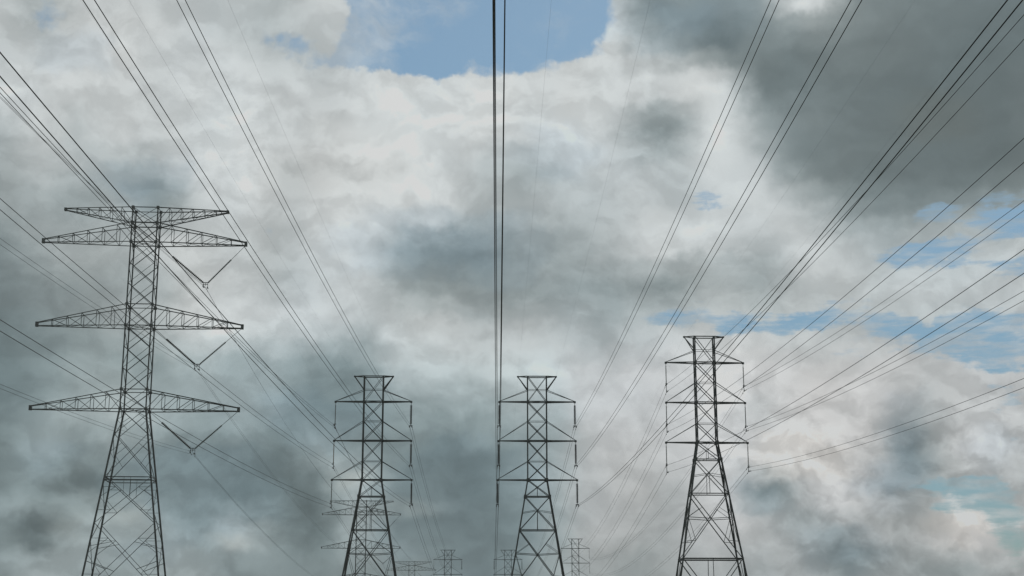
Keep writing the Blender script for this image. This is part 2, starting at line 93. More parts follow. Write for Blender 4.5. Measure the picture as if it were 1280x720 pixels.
TINT_ROWS = [
    [0, 0, 0, 0, 0, 0, 0, 0, 0, 0, 0, 0, 0, 0, 0, 0, 0, 0, 0, 0, 0, 0, 0, 0, 0, 0, 0, 0, 0, 0, 0, 0, 0, 0, 0, 0, 0, 0, 0, 0, 0, 0, 0, 0, 0, 0, 0, 0, 0, 0, 0, 0, 0, 0, 0, 0, 0, 0, 0, 0],
    [0, 0, 0, 0, 0, 0, 0, 0, 0, 0, 0, 0, 0, 0, 0, 0, 0, 0, 0, 0, 0, 0, 0, 0, 0, 0, 0, 0, 0, 0, 0, 0, 0, 0, 0, 0, 0, 0, 0, 0, 0, 0, 0, 0, 0, 0, 0, 0, 0, 0, 0, 0, 0, 0, 0, 0, 0, 0, 0, 0],
    [0, 0, 0, 0, 0, 0, 0, 0, 0, 0, 0, 0, 0, 0, 0, 0, 0, 0, 0, 0, 0, 0, 0, 0, 0, 0, 1, 1, 1, 1, 1, 0, 0, 0, 0, 0, 0, 0, 0, 0, 0, 0, 0, 0, 0, 0, 0, 0, 0, 0, 0, 0, 0, 0, 0, 0, 0, 0, 0, 0],
    [0, 0, 0, 0, 0, 0, 0, 0, 0, 1, 1, 1, 0, 0, 0, 0, 0, 0, 0, 0, 0, 0, 0, 0, 1, 1, 1, 1, 1, 1, 1, 1, 0, 0, 0, 0, 0, 0, 0, 0, 0, 0, 0, 0, 0, 0, 0, 1, 1, 2, 1, 1, 0, 0, 0, 0, 0, 0, 0, 0],
    [0, 0, 0, 0, 0, 0, 0, 0, 0, 0, 0, 1, 1, 1, 0, -1, 0, 0, 0, 0, 0, 0, 0, 1, 1, 1, 1, 1, 1, 1, 1, 1, 1, 0, 0, 0, 0, 0, 0, 0, 0, 0, 0, 0, 0, 0, 0, 1, 1, 1, 1, 0, 0, 0, 0, -1, 0, 0, 0, 0],
    [0, 0, 0, 0, 0, 0, -1, 0, 0, -1, 0, 1, 1, 1, 1, 1, 0, 0, 0, 0, 0, 0, 0, 1, 1, 1, 1, 1, 1, 1, 1, 1, 1, 0, 0, 0, 0, 0, 0, 0, 0, 0, 0, 0, 0, 0, 0, 0, 0, 0, 0, 0, 0, 0, -1, -1, -1, 0, 0, 0],
    [0, 0, 0, 0, 0, 0, 0, 0, 0, 0, 1, 1, 1, 1, 1, 1, 1, 1, 0, 0, 0, 0, 0, 0, 0, 0, 1, 1, 1, 1, 1, 1, 1, 0, 0, 0, 0, 0, 0, 0, 0, 0, 0, 0, 1, 1, 0, 0, 0, 0, 0, 1, 1, 0, 0, 0, 0, 0, 0, 0],
    [0, 0, 0, 0, 0, 0, 0, 0, 1, 1, 1, 1, 1, 1, 1, 1, 1, 1, 0, 0, 0, 0, 0, 1, 1, 1, 1, 1, 1, 1, 1, 1, 1, 0, 0, 0, 0, 0, 0, 0, 0, 0, 0, 1, 1, 1, 0, 0, 0, 0, 1, 2, 3, 1, 0, 0, 0, 0, 0, 0],
    [0, 0, 0, 0, 1, 1, 0, 0, 0, 1, 1, 1, 1, 1, 1, 1, 1, 0, 0, 0, 0, -1, -1, 0, 1, 1, 1, 1, 1, 1, 1, 1, 1, 0, 0, 0, 0, 0, 0, 0, 0, 0, 0, 0, 0, -1, -1, -1, -1, -1, 0, 1, 3, 2, 0, 0, 0, 1, 0, 0],
    [0, 0, 0, 0, 1, 1, 1, 0, 0, 0, 1, 1, 1, 1, 1, 1, 0, 0, 0, 0, 0, 0, 0, 0, 0, 1, 1, 1, 1, 1, 1, 1, 0, 0, 0, 0, 0, 0, 0, 0, 0, 0, 0, 0, -1, -1, -1, -1, -1, -1, 0, 0, 3, 2, 0, 0, 1, 1, 1, 0],
    [0, 0, 0, 0, 0, 0, 0, 0, 0, 0, 0, 0, 0, 0, 0, 0, 0, 0, 1, 1, 1, 0, 0, 0, 0, 0, 1, 1, 1, 1, 0, 0, 0, 0, 0, 0, 0, 0, 0, 0, 0, 0, 0, 0, 0, -1, -1, -1, -1, 0, 0, 0, 2, 2, 0, 0, 0, 1, 0, 0],
    [0, 0, 0, 0, 0, 0, 0, 0, 0, 0, 0, 0, 0, 0, 0, 0, 0, 1, 1, 1, 1, 1, 1, 0, 0, 0, 0, 0, 0, 0, 0, 0, 0, 0, 0, 0, 0, 0, 0, 0, 0, 0, 0, 0, 0, 0, 0, 0, 0, 0, 0, 0, 1, 1, 0, 0, 0, 0, 0, 0],
    [0, 0, 0, 0, 0, 0, 0, 0, 0, 0, 0, 0, 0, 0, 0, 0, 0, 1, 1, 1, 1, 1, 1, 0, 0, 0, 0, 0, 0, 0, 0, 0, 0, 0, 0, 0, 0, 0, 0, 0, 0, 0, 0, 0, 0, 0, 0, 0, 0, 0, 0, 0, 1, 1, 0, 0, 0, 0, 0, 0],
    [0, 0, 0, 0, 0, 0, 0, 0, 0, 0, 0, 0, 0, 0, 0, 0, 0, 0, 0, 0, 0, 0, 0, 0, 0, 0, 0, 0, 0, 0, 0, 0, 0, 0, 0, 0, 0, 0, 0, 0, 0, 0, 0, 0, 0, 0, 0, 0, 0, 0, 0, 0, 0, 0, 0, 0, 0, 0, 0, 0],
    [0, 0, 0, 0, 0, 0, 0, 0, 0, 0, 0, 0, 0, 0, 0, 0, 0, 0, 0, 0, 0, 0, 0, 0, 0, 0, 0, 0, 0, 0, 0, 0, 0, 0, 0, 0, 0, 0, 0, 0, 0, 0, 0, 0, 0, 0, 0, 0, 0, 0, 0, 0, 0, 0, 0, 0, 0, 0, 0, 0],
    [0, 0, 0, 0, 0, 0, 0, 0, 0, 0, 0, 0, 0, 0, 0, 0, 0, 0, 0, 0, 0, 0, 0, 0, 0, 0, 0, 0, 0, 0, 0, 0, 0, 0, 0, 0, 0, 0, 0, 0, 0, 0, 0, 0, 0, 0, 0, 0, 0, 0, 0, 0, 0, 0, 0, 0, 0, 0, 0, 0],
    [0, 0, 0, 0, 0, 0, 0, 0, 0, 0, 0, 0, 0, 0, 0, 0, 0, 0, 0, 0, 0, 0, 0, 0, 0, 0, 0, 0, 0, 0, 0, 0, 0, 0, 0, 0, 0, 0, 0, 0, 0, 0, 0, 0, 0, 0, 0, 0, 0, 0, 0, 0, 0, 0, 0, 0, 0, 0, 0, 0],
    [0, 0, 0, 0, 0, 0, 0, 0, 0, 0, 0, 0, 0, 0, 0, 0, 0, 0, 0, 0, 0, 0, 0, 0, 0, 0, 0, 0, 0, 0, 0, 0, 0, 0, 0, 0, 0, 0, 0, 0, 0, 0, 0, 0, 0, 0, 0, 0, 0, 0, 0, 0, 0, 0, 0, 0, 0, 0, 0, 0],
    [0, 0, 0, 0, 0, 0, 0, 0, 0, 0, 0, 0, 0, 0, 0, 0, 0, 0, 0, 0, 0, 0, 0, 0, 0, 0, 0, 0, 0, 0, 0, 0, 0, 0, 0, 0, 0, 0, 0, 0, 0, 0, 0, 0, 0, 0, 0, 0, 0, 0, 0, 0, 0, 0, 0, 0, 0, 0, 0, 0],
    [0, 0, 0, 0, 0, 0, 0, 0, 0, 0, 0, 0, 0, 0, 0, 0, 0, 0, 0, 0, 0, 0, 0, 0, 0, 0, 0, 0, 0, 0, 0, 0, 0, 0, 0, 0, 0, 0, 0, 0, 0, 0, 0, 0, 0, 0, 0, 0, 0, 0, 0, 0, 0, 0, 0, 0, 0, 0, 0, 0],
    [0, 0, 0, 0, 0, 0, 0, 0, 0, 0, 0, 0, 0, 0, 0, 0, 0, 0, 0, 0, 0, 1, 1, 1, 1, 1, 1, 1, 1, 1, 1, 1, 0, 0, 0, 0, 0, 0, 0, 0, 0, 0, 0, 0, 0, 0, 0, 0, 0, 0, 0, 0, 0, 0, 0, 0, 0, 0, 0, 0],
    [0, 0, 0, 0, 0, 0, 0, 0, 0, 0, 0, 0, 0, 0, 0, 0, 0, 0, 0, 0, 1, 1, 1, 2, 2, 2, 2, 2, 2, 2, 1, 1, 1, 0, 0, 0, 0, 0, 0, 0, 0, 0, 0, 0, 0, 0, 0, 0, 0, 0, 0, 0, 0, 0, 0, 0, 0, 0, 0, 0],
    [0, 0, 0, 0, 0, 0, 0, 0, 0, 0, 0, 0, 0, 0, 0, 0, 0, 0, 0, 0, 1, 1, 1, 1, 2, 2, 2, 2, 2, 2, 1, 1, 1, 0, 0, 0, 0, 0, 0, 0, 0, 0, 0, 0, 0, 0, 0, 0, 0, 0, 0, 0, 0, 0, 0, 0, 0, 0, 0, 0],
    [0, 0, 0, 0, 0, 0, 0, 0, 1, 1, 0, 0, 0, 0, 0, 0, 0, 0, 0, 0, 0, 0, 1, 1, 1, 1, 1, 1, 1, 1, 1, 1, 0, 0, 0, 0, 0, 0, 0, 0, 0, 0, 0, 0, 0, 0, 0, 0, 0, 0, 0, 0, 0, 0, 0, 0, 0, 0, 0, 0],
    [0, 0, 0, 0, 0, 0, 0, 1, 2, 2, 1, 1, 0, 0, 0, 0, 0, 0, 0, 0, 0, 0, 0, 0, 0, 0, 0, 0, 0, 0, 0, 0, 0, 0, 0, 0, 0, 0, 0, 0, 0, 0, 0, 0, 0, 0, 0, 0, 0, 0, 0, 0, 0, 0, 0, 0, 0, 0, 0, 0],
    [0, 0, 0, 0, 0, 0, 0, 1, 1, 1, 1, 1, 0, 0, 0, 0, 0, 0, 0, 0, 0, 0, 0, 0, 0, 0, 0, 0, 0, 0, 0, 0, 0, 0, 0, 0, 0, 0, 0, 0, 0, 0, 0, 0, 0, 0, 0, 0, 0, 0, 0, 0, 0, 0, 0, 0, 0, 0, 0, 0],
    [0, 0, 0, 0, 0, 0, 0, 0, 0, 0, 0, 0, 0, 0, 0, 0, 0, 0, 0, 0, 0, 0, 0, 0, 0, 0, 0, 0, 0, 0, 0, 0, 1, 1, 1, 0, 0, 0, 0, 0, 0, 0, 0, 0, 0, 0, 0, 0, 0, 0, 0, 0, 0, 0, 0, 0, 0, 0, 0, 0],
    [0, 0, 0, 0, 0, 0, 0, 0, 0, 0, 0, 0, 0, 0, 0, 0, 0, 0, 0, 0, 0, 0, 0, 0, 0, 0, 0, 0, 0, 0, 0, 1, 1, 1, 1, 1, 0, 0, 0, 0, 0, 0, 0, 0, 0, 0, 0, 0, 0, 0, 0, 0, 0, 0, -1, -1, -1, -1, 0, 0],
    [0, 0, 0, 0, 0, 0, 0, 0, 0, 0, 0, 0, 0, 0, 0, 0, 0, 0, 0, 0, 0, 0, 0, 0, 0, 0, 0, 0, 0, 0, 0, 0, 1, 1, 1, 0, 0, 0, 0, 0, 0, 0, 0, 0, 0, 0, 0, 0, 0, 0, 0, 0, 0, 0, -1, -1, -1, -1, 0, 0],
    [0, 0, 0, 0, 0, 0, 0, 0, 0, 0, 0, 0, 0, 0, 0, 0, 0, 0, 0, 0, 0, 0, 0, 0, 0, 0, 0, 0, 0, 0, 0, 0, 0, 0, 0, 0, 0, 0, 0, 0, 0, 0, 0, 0, 0, 0, 0, 0, 0, 0, 0, 0, 0, 0, 0, -1, -1, 0, 0, 0],
    [0, 0, 0, 0, 0, 0, 0, 0, 0, 0, 0, 0, 0, 0, 0, 0, 0, 0, 0, 0, 0, 0, 0, 0, 0, 0, 0, 0, 0, 0, 0, 0, 0, 0, 0, 0, 0, 0, 0, 0, 0, 0, 0, 0, 0, 0, 0, 0, 0, 0, 0, 0, 0, 0, 0, 0, 0, 0, 0, 0],
    [0, 0, 0, 1, 1, 1, 1, 0, 0, 0, 0, 0, 0, 0, 0, 0, 0, 0, 0, 0, 0, 0, 0, 0, 0, 0, 0, 0, 0, 0, 0, 0, 0, 0, 0, 0, 0, 0, 0, 0, 0, 0, 0, 0, 0, 0, 0, 0, 0, 0, 0, 0, 0, 0, 0, 0, 0, 0, 0, 0],
    [0, 0, 0, 1, 1, 1, 1, 0, 0, 0, 0, 0, 0, 0, 0, 0, 0, 0, 0, 0, 0, 1, 1, 0, 0, 0, 0, 0, 0, 0, 0, 0, 0, 0, 0, 0, 0, 0, 0, 0, 0, 0, 0, 0, 0, 0, 0, 0, 0, 0, 0, 0, 0, 0, 0, 0, 0, 0, 0, 0],
    [0, 0, 0, 0, 0, 0, 0, 0, 0, 0, 0, 0, 0, 0, 0, 0, 0, 0, 0, 0, 0, 0, 0, 0, 0, 0, 0, 0, 0, 0, 0, 0, 0, 0, 0, 0, 0, 0, 1, 1, 1, 1, 1, 1, 1, 0, 0, 0, 0, 0, 0, 0, 0, 0, 0, 0, 0, 0, 0, 0],
    [0, 0, 0, 0, 0, 0, 0, 0, 0, 0, 0, 0, 0, 0, 0, 0, 0, 0, 0, 0, 0, 0, 0, 0, 0, 0, 0, 0, 0, 0, 0, 0, 0, 0, 0, 0, 1, 1, 1, 1, 2, 2, 2, 1, 1, 1, 0, 0, 0, 0, 0, 0, 0, 0, 0, 0, 0, 0, 0, 0],
    [0, 0, 0, 0, 0, 0, 0, 0, 0, 0, 0, 0, 0, 0, 0, 0, 0, 0, 0, 0, 0, 0, 0, 0, 0, 0, 0, 0, 0, 0, 0, 0, 0, 0, 0, 0, 1, 1, 1, 2, 2, 2, 2, 1, 1, 1, 0, 0, 0, 0, 0, 0, 0, 0, 0, 0, 0, 0, 0, 0],
    [0, 0, 0, 0, 0, 0, 0, 0, 0, 0, 0, 0, 0, 0, 0, 0, 0, 0, 0, 0, 0, 0, 0, 0, 0, 0, 0, 0, 0, 0, 0, 0, 0, 0, 0, 0, 0, 1, 1, 1, 1, 1, 1, 1, 1, 0, 0, 0, 0, 0, 0, 0, 0, 0, 0, 0, 0, 0, 0, 0],
    [0, 0, 0, 0, 0, 0, 0, 0, 0, 0, 0, 0, 0, 0, 0, 0, 0, 0, 0, 0, 0, 0, 0, 0, 0, 0, 0, 0, 0, 0, 0, 0, 0, 0, 0, 0, 0, 0, 0, 0, 0, 0, 0, 0, 0, 0, 0, 0, 0, 0, 0, 0, 0, 0, 0, 0, 0, 0, 0, 0],
]
# ---------------------------------------------------------------- materials
def new_mat(name):
    m = bpy.data.materials.new(name); m.use_nodes = True
    nt = m.node_tree
    return m, nt, nt.nodes['Principled BSDF']

def mottled(name, c1, c2, scale, metallic, rough, c3=None):
    m, nt, b = new_mat(name)
    tc = nt.nodes.new('ShaderNodeTexCoord')
    n = nt.nodes.new('ShaderNodeTexNoise'); n.inputs['Scale'].default_value = scale
    n.inputs['Detail'].default_value = 5; n.inputs['Roughness'].default_value = .6
    r = nt.nodes.new('ShaderNodeValToRGB')
    r.color_ramp.elements[0].position = .35; r.color_ramp.elements[0].color = (*c1, 1)
    r.color_ramp.elements[1].position = .65; r.color_ramp.elements[1].color = (*c2, 1)
    if c3:
        e = r.color_ramp.elements.new(.74); e.color = (*c3, 1)
    nt.links.new(tc.outputs['Object'], n.inputs['Vector'])
    nt.links.new(n.outputs['Fac'], r.inputs['Fac'])
    nt.links.new(r.outputs['Color'], b.inputs['Base Color'])
    b.inputs['Metallic'].default_value = metallic
    b.inputs['Roughness'].default_value = rough
    return m

STEEL = mottled('weathered_steel', (.045, .051, .049), (.085, .093, .090), 1.3, .3, .62, (.085, .066, .052))
STEEL_B = mottled('dull_galvanised_steel', (.060, .067, .065), (.105, .114, .111), 1.1, .3, .6)
WIRE = mottled('aged_aluminium_conductor', (.014, .016, .018), (.026, .029, .031), .4, .2, .6)
EARTH = mottled('thin_earth_wire', (.10, .105, .11), (.15, .155, .16), .4, .3, .55)
GLAZE = mottled('dark_insulator_glaze', (.022, .026, .026), (.034, .038, .036), 4, 0, .35)
PALE = mottled('pale_grey_insulator_glass', (.10, .11, .10), (.16, .17, .15), 4, 0, .3)
BROWN = mottled('pale_brown_insulator_glaze', (.17, .12, .06), (.24, .18, .10), 4, 0, .3)
FITTING = mottled('clamp_metal', (.05, .055, .055), (.10, .105, .10), 6, .3, .55)

# ---------------------------------------------------------------- mesh helpers
class MB:
    def __init__(self): self.v = []; self.f = []
    def beam(self, p, q, w, angle=True, side=None):
        """Rolled steel angle (or flat square bar) from p to q, flange width w."""
        p = Vector(p); q = Vector(q); d = (q - p); w = w*.92
        if d.length < 1e-4: return
        d.normalize()
        ref = Vector(side) if side is not None else Vector((0, 0, 1))
        if abs(d.dot(ref.normalized())) > .95: ref = Vector((1, 0, 0)) if abs(d.x) < .9 else Vector((0, 1, 0))
        a = d.cross(ref).normalized(); b = d.cross(a).normalized()
        if angle:
            t = w * .22
            prof = [(-w/2, -w/2), (w/2, -w/2), (w/2, -w/2 + t), (-w/2 + t, -w/2 + t), (-w/2 + t, w/2), (-w/2, w/2)]
        else:
            prof = [(-w/2, -w/2), (w/2, -w/2), (w/2, w/2), (-w/2, w/2)]
        n = len(prof); k = len(self.v)
        for c in (p, q):
            for (x, y) in prof: self.v.append(c + a*x + b*y)
        for i in range(n):
            j = (i + 1) % n
            self.f.append((k+i, k+j, k+n+j, k+n+i))
        self.f.append(tuple(k+i for i in reversed(range(n)))); self.f.append(tuple(k+n+i for i in range(n)))
    def box(self, c, s, ):
        k = len(self.v)
        for dz in (-1, 1):
            for (dx, dy) in ((-1,-1),(1,-1),(1,1),(-1,1)):
                self.v.append(Vector((c[0]+dx*s[0]/2, c[1]+dy*s[1]/2, c[2]+dz*s[2]/2)))
        for f in ((3,2,1,0),(4,5,6,7),(0,1,5,4),(1,2,6,5),(2,3,7,6),(3,0,4,7)):
            self.f.append(tuple(k+i for i in f))
    def lathe(self, p, q, prof, n=10):
        """Rings of radius r at fraction t along p->q."""
        p = Vector(p); q = Vector(q); d = (q-p).normalized()
        ref = Vector((0,0,1)) if abs(d.z) < .9 else Vector((1,0,0))
        a = d.cross(ref).normalized(); b = d.cross(a)
        k = len(self.v)
        for (t, r) in prof:
            c = p.lerp(q, t)
            for i in range(n):
                th = 2*math.pi*i/n
                self.v.append(c + a*math.cos(th)*r + b*math.sin(th)*r)
        for j in range(len(prof)-1):
            for i in range(n):
                i2 = (i+1) % n
                self.f.append((k+j*n+i, k+j*n+i2, k+(j+1)*n+i2, k+(j+1)*n+i))
        self.f.append(tuple(k+i for i in reversed(range(n))))
        self.f.append(tuple(k+(len(prof)-1)*n+i for i in range(n)))
    def tube(self, pts, r, n=6):
        k = len(self.v); m = len(pts)
        for i, c in enumerate(pts):
            d = (pts[min(i+1, m-1)] - pts[max(i-1, 0)]).normalized()
            a = d.cross(Vector((0,0,1))).normalized(); b = d.cross(a)
            for j in range(n):
                th = 2*math.pi*j/n
                self.v.append(c + a*math.cos(th)*r + b*math.sin(th)*r)
        for i in range(m-1):
            for j in range(n):
                j2 = (j+1) % n
                self.f.append((k+i*n+j, k+i*n+j2, k+(i+1)*n+j2, k+(i+1)*n+j))
    def build(self, name, mat, parent=None, label=None, smooth=False):
        me = bpy.data.meshes.new(name); me.from_pydata([tuple(v) for v in self.v], [], self.f); me.update()
        if smooth:
            me.polygons.foreach_set('use_smooth', [True]*len(me.polygons))
        me.materials.append(mat)
        o = bpy.data.objects.new(name, me); COL.objects.link(o)
        if parent: o.parent = parent
        if label: o['label'] = label
        return o

def tag(o, label, cat, group=None):
    o['label'] = label; o['category'] = cat
    if group: o['group'] = group
    return o

def empty(name, loc=(0,0,0), rz=0):
    o = bpy.data.objects.new(name, None); COL.objects.link(o)
    o.location = loc; o.rotation_euler = (0, 0, rz); return o

def copy_tree(o, parent=None):
    kids = list(o.children)
    c = o.copy(); COL.objects.link(c); c.parent = parent
    for ch in kids: copy_tree(ch, c)
    return c

# ---------------------------------------------------------------- insulators
def insulator(parent, p, q, r, mat, discs, cap=.35, label=None):
    """String of cap-and-pin discs from p (arm) to q, with its steel link at the arm end."""
    p = Vector(p); q = Vector(q); L = (q-p).length
    m = MB()
    m.lathe(p, p.lerp(q, cap/L), [(0, .03), (1, .03)], 6)
    prof = []
    t0 = cap/L
    for i in range(discs):
        a = t0 + (1-t0)*i/discs; w = (1-t0)/discs
        prof += [(a, r*.45), (a+w*.30, r*.55), (a+w*.45, r), (a+w*.62, r), (a+w*.70, r*.45)]
    prof.append((1, r*.4))
    m.lathe(p, q, prof, 10)
    return m.build('insulator_string', mat, parent, label, smooth=False)

def suspension_clamp(parent, p, dx, dz):
    """Yoke with one boat shaped clamp for each of the two sub-conductors, below point p."""
    m = MB(); x, y, z = p
    z0 = z - .12
    m.beam((x, y, z+.02), (x, y, z0-.05), .07, False)
    a = Vector((x-dx/2, y, z-.30+dz/2)); b = Vector((x+dx/2, y, z-.30-dz/2))
    m.beam((x, y, z0), (x, y, b.z if dz > .3 else z-.22), .06, False)
    m.beam((a.x-.06, y, max(a.z, b.z)+.13), (b.x+.06, y, max(a.z, b.z)+.13), .08, False)
    for c in (a, b):
        m.beam((c.x, y, c.z+.16), (c.x, y, c.z), .05, False)
        m.beam((x, y, c.z+.08), (c.x, y, c.z+.08), .05, False)
        m.beam((c.x, y-.26, c.z-.05), (c.x, y, c.z), .10, False)
        m.beam((c.x, y+.26, c.z-.05), (c.x, y, c.z), .10, False)
    m.build('clamp', FITTING, parent)

# ---------------------------------------------------------------- slim suspension pylon
def slim_pylon(ext, style, steel, kd=.42):
    """Square lattice pylon, three cross-arm levels, six hanging strings. ext = extra leg height (m)."""
    root = empty('lattice_pylon')
    e = ext
    zt, zs1, z1, zs2, z2, zs3, z3 = 32.77+e, 31.2+e, 29.8+e, 27.5+e, 25.25+e, 22.87+e, 20.75+e
    n1, n2, n3 = 18.84+e, 15.04+e, 7.95+e
    if e < 2: n3 = 7.95+e
    def half(z):
        if z >= z3: return 1.1
        return 1.1 + .168*(z3-z)
    def corner(sx, sy, z):
        h = half(z); return Vector((sx*h, sy*h*kd, z))
    for sx in (-1, 1):
        for sy in (-1, 1):
            m = MB()
            m.beam(corner(sx, sy, zt), corner(sx, sy, z3-.0), .15, True, (sx, 0, 0))
            m.beam(corner(sx, sy, z3+.05), corner(sx, sy, n1), .17, True, (sx, 0, 0))
            m.beam(corner(sx, sy, n1), corner(sx, sy, 0), .18, True, (sx, 0, 0))
            for zz in (z1, z2, z3, n1, n2, n3):             # gusset plates at the nodes
                c = corner(sx, sy, zz); m.box((c.x - sx*.02, c.y+sy*.03, c.z), (.30, .16, .36) if zz in (z3, n1) else (.22, .14, .24))
            m.build('leg', steel, root)
    br = MB()
    faces = [((-1,-1),(1,-1)), ((-1,1),(1,1)), ((-1,-1),(-1,1)), ((1,-1),(1,1))]
    def X(z0, zz1, w):
        for a, b in faces:
            br.beam(corner(*a, z0), corner(*b, zz1), w)
            br.beam(corner(*b, z0), corner(*a, zz1), w*.8)
    def Hh(z, w, nx=None):
        for a, b in faces: br.beam(corner(*a, z), corner(*b, z), w, True, (0,0,1))
    X(zt, z1, .07); X(z1, zs2, .085); X(zs2, z2, .085); X(z2, zs3, .085); X(zs3, z3, .085)
    Hh(zt-.02, .11); Hh(zs1, .05); Hh(z1, .12); Hh(zs2, .05); Hh(z2, .12); Hh(zs3, .05); Hh(z3, .12)
    X(z3, n1, .085); Hh(n1, .11)
    X(n1, n2, .085); Hh(n2, .11)
    X(n2, n3, .10); Hh(n3, .16)
    X(n3, 0.05, .11)
    def crossing(a, b, zu, zl):
        P0, P1, Q0, Q1 = corner(*a, zu), corner(*b, zl), corner(*b, zu), corner(*a, zl)
        wu = (P0-Q0).length; wl = (P1-Q1).length
        return P0.lerp(P1, wu/(wu+wl))
    for a, b in faces:
        # small panel: drop bar from the crossing to the horizontal
        c = crossing(a, b, z3, n1); br.beam(c, (corner(*a, n1)+corner(*b, n1))/2, .05)
        c = crossing(a, b, n1, n2); br.beam(c, (corner(*a, n2)+corner(*b, n2))/2, .06)
        for s in (a, b): br.beam(corner(*s, c.z-.28), c, .055)
        c = crossing(a, b, n2, n3)
        for s, o in ((a, b), (b, a)):
            L0 = corner(*s, c.z+.15)
            br.beam(L0, c, .075)
            up = corner(*s, n2).lerp(c, .55); dn = corner(*s, n3).lerp(c, .45)
            br.beam(L0, up, .05); br.beam(L0, dn, .05)
            br.beam(corner(*s, dn.z-.1), dn, .06)
        mid = (corner(*a, n3)+corner(*b, n3))/2
        c = crossing(a, b, n3, 0.05)
        br.beam(mid, c, .07)
        for s in (a, b):
            L0 = corner(*s, c.z-.1); br.beam(L0, c, .07)
            up = corner(*s, n3).lerp(c, .5); br.beam(L0, up, .055); br.beam(corner(*s, up.z), up, .055)
            dn = corner(*s, 0.05).lerp(c, .5); br.beam(L0, dn, .055)
    br.beam(corner(-1,-1,z3), corner(1,1,z3), .07); br.beam(corner(1,-1,z1), corner(-1,1,z1), .06)
    br.build('bracing', steel, root)
    for s in (-1, 1):
        m = MB(); tip = Vector((s*2.22, 0, zt))
        for sy in (-1, 1):
            m.beam(corner(s, sy, zt-.01), tip, .12)
            m.beam(corner(s, sy, zs1-.05), tip-Vector((0,0,.04)), .12)
        m.box((tip.x, 0, zt), (.22, .2, .16))
        m.build('peak_bracket', steel, root)
    sp = {'dark': (GLAZE, .15, 17), 'pale': (PALE, .075, 17), 'brown': (BROWN, .075, 17)}
    for lv, (z, zs, reach) in enumerate(((z1, zs1-.05, 4.38), (z2, zs2, 4.44), (z3, zs3, 4.56))):
        for s in (-1, 1):
            m = MB(); tip = Vector((s*reach, 0, z))
            for sy in (-1, 1):
                m.beam(corner(s, sy, z-.02), tip, .14)
                m.beam(corner(s, sy, zs), tip+Vector((0,0,.07)), .065)
            mid = .5
            m.beam(corner(s,-1,z).lerp(tip, mid), corner(s,1,z).lerp(tip, mid), .06)
            m.beam(corner(s,-1,z), corner(s,1,z).lerp(tip, mid), .05)
            m.box((tip.x, 0, z-.02), (.24, .2, .22))
            m.build('crossarm', steel, root)
            kind, (dx, dz) = style[(s, lv)]
            mat, r, nd = sp[kind]
            p = (tip.x, 0, z-.1); q = (tip.x, 0, z-2.62)
            ins = insulator(root, p, q, r, mat, nd, .3)
            suspension_clamp(ins, q, dx, dz)
    return root

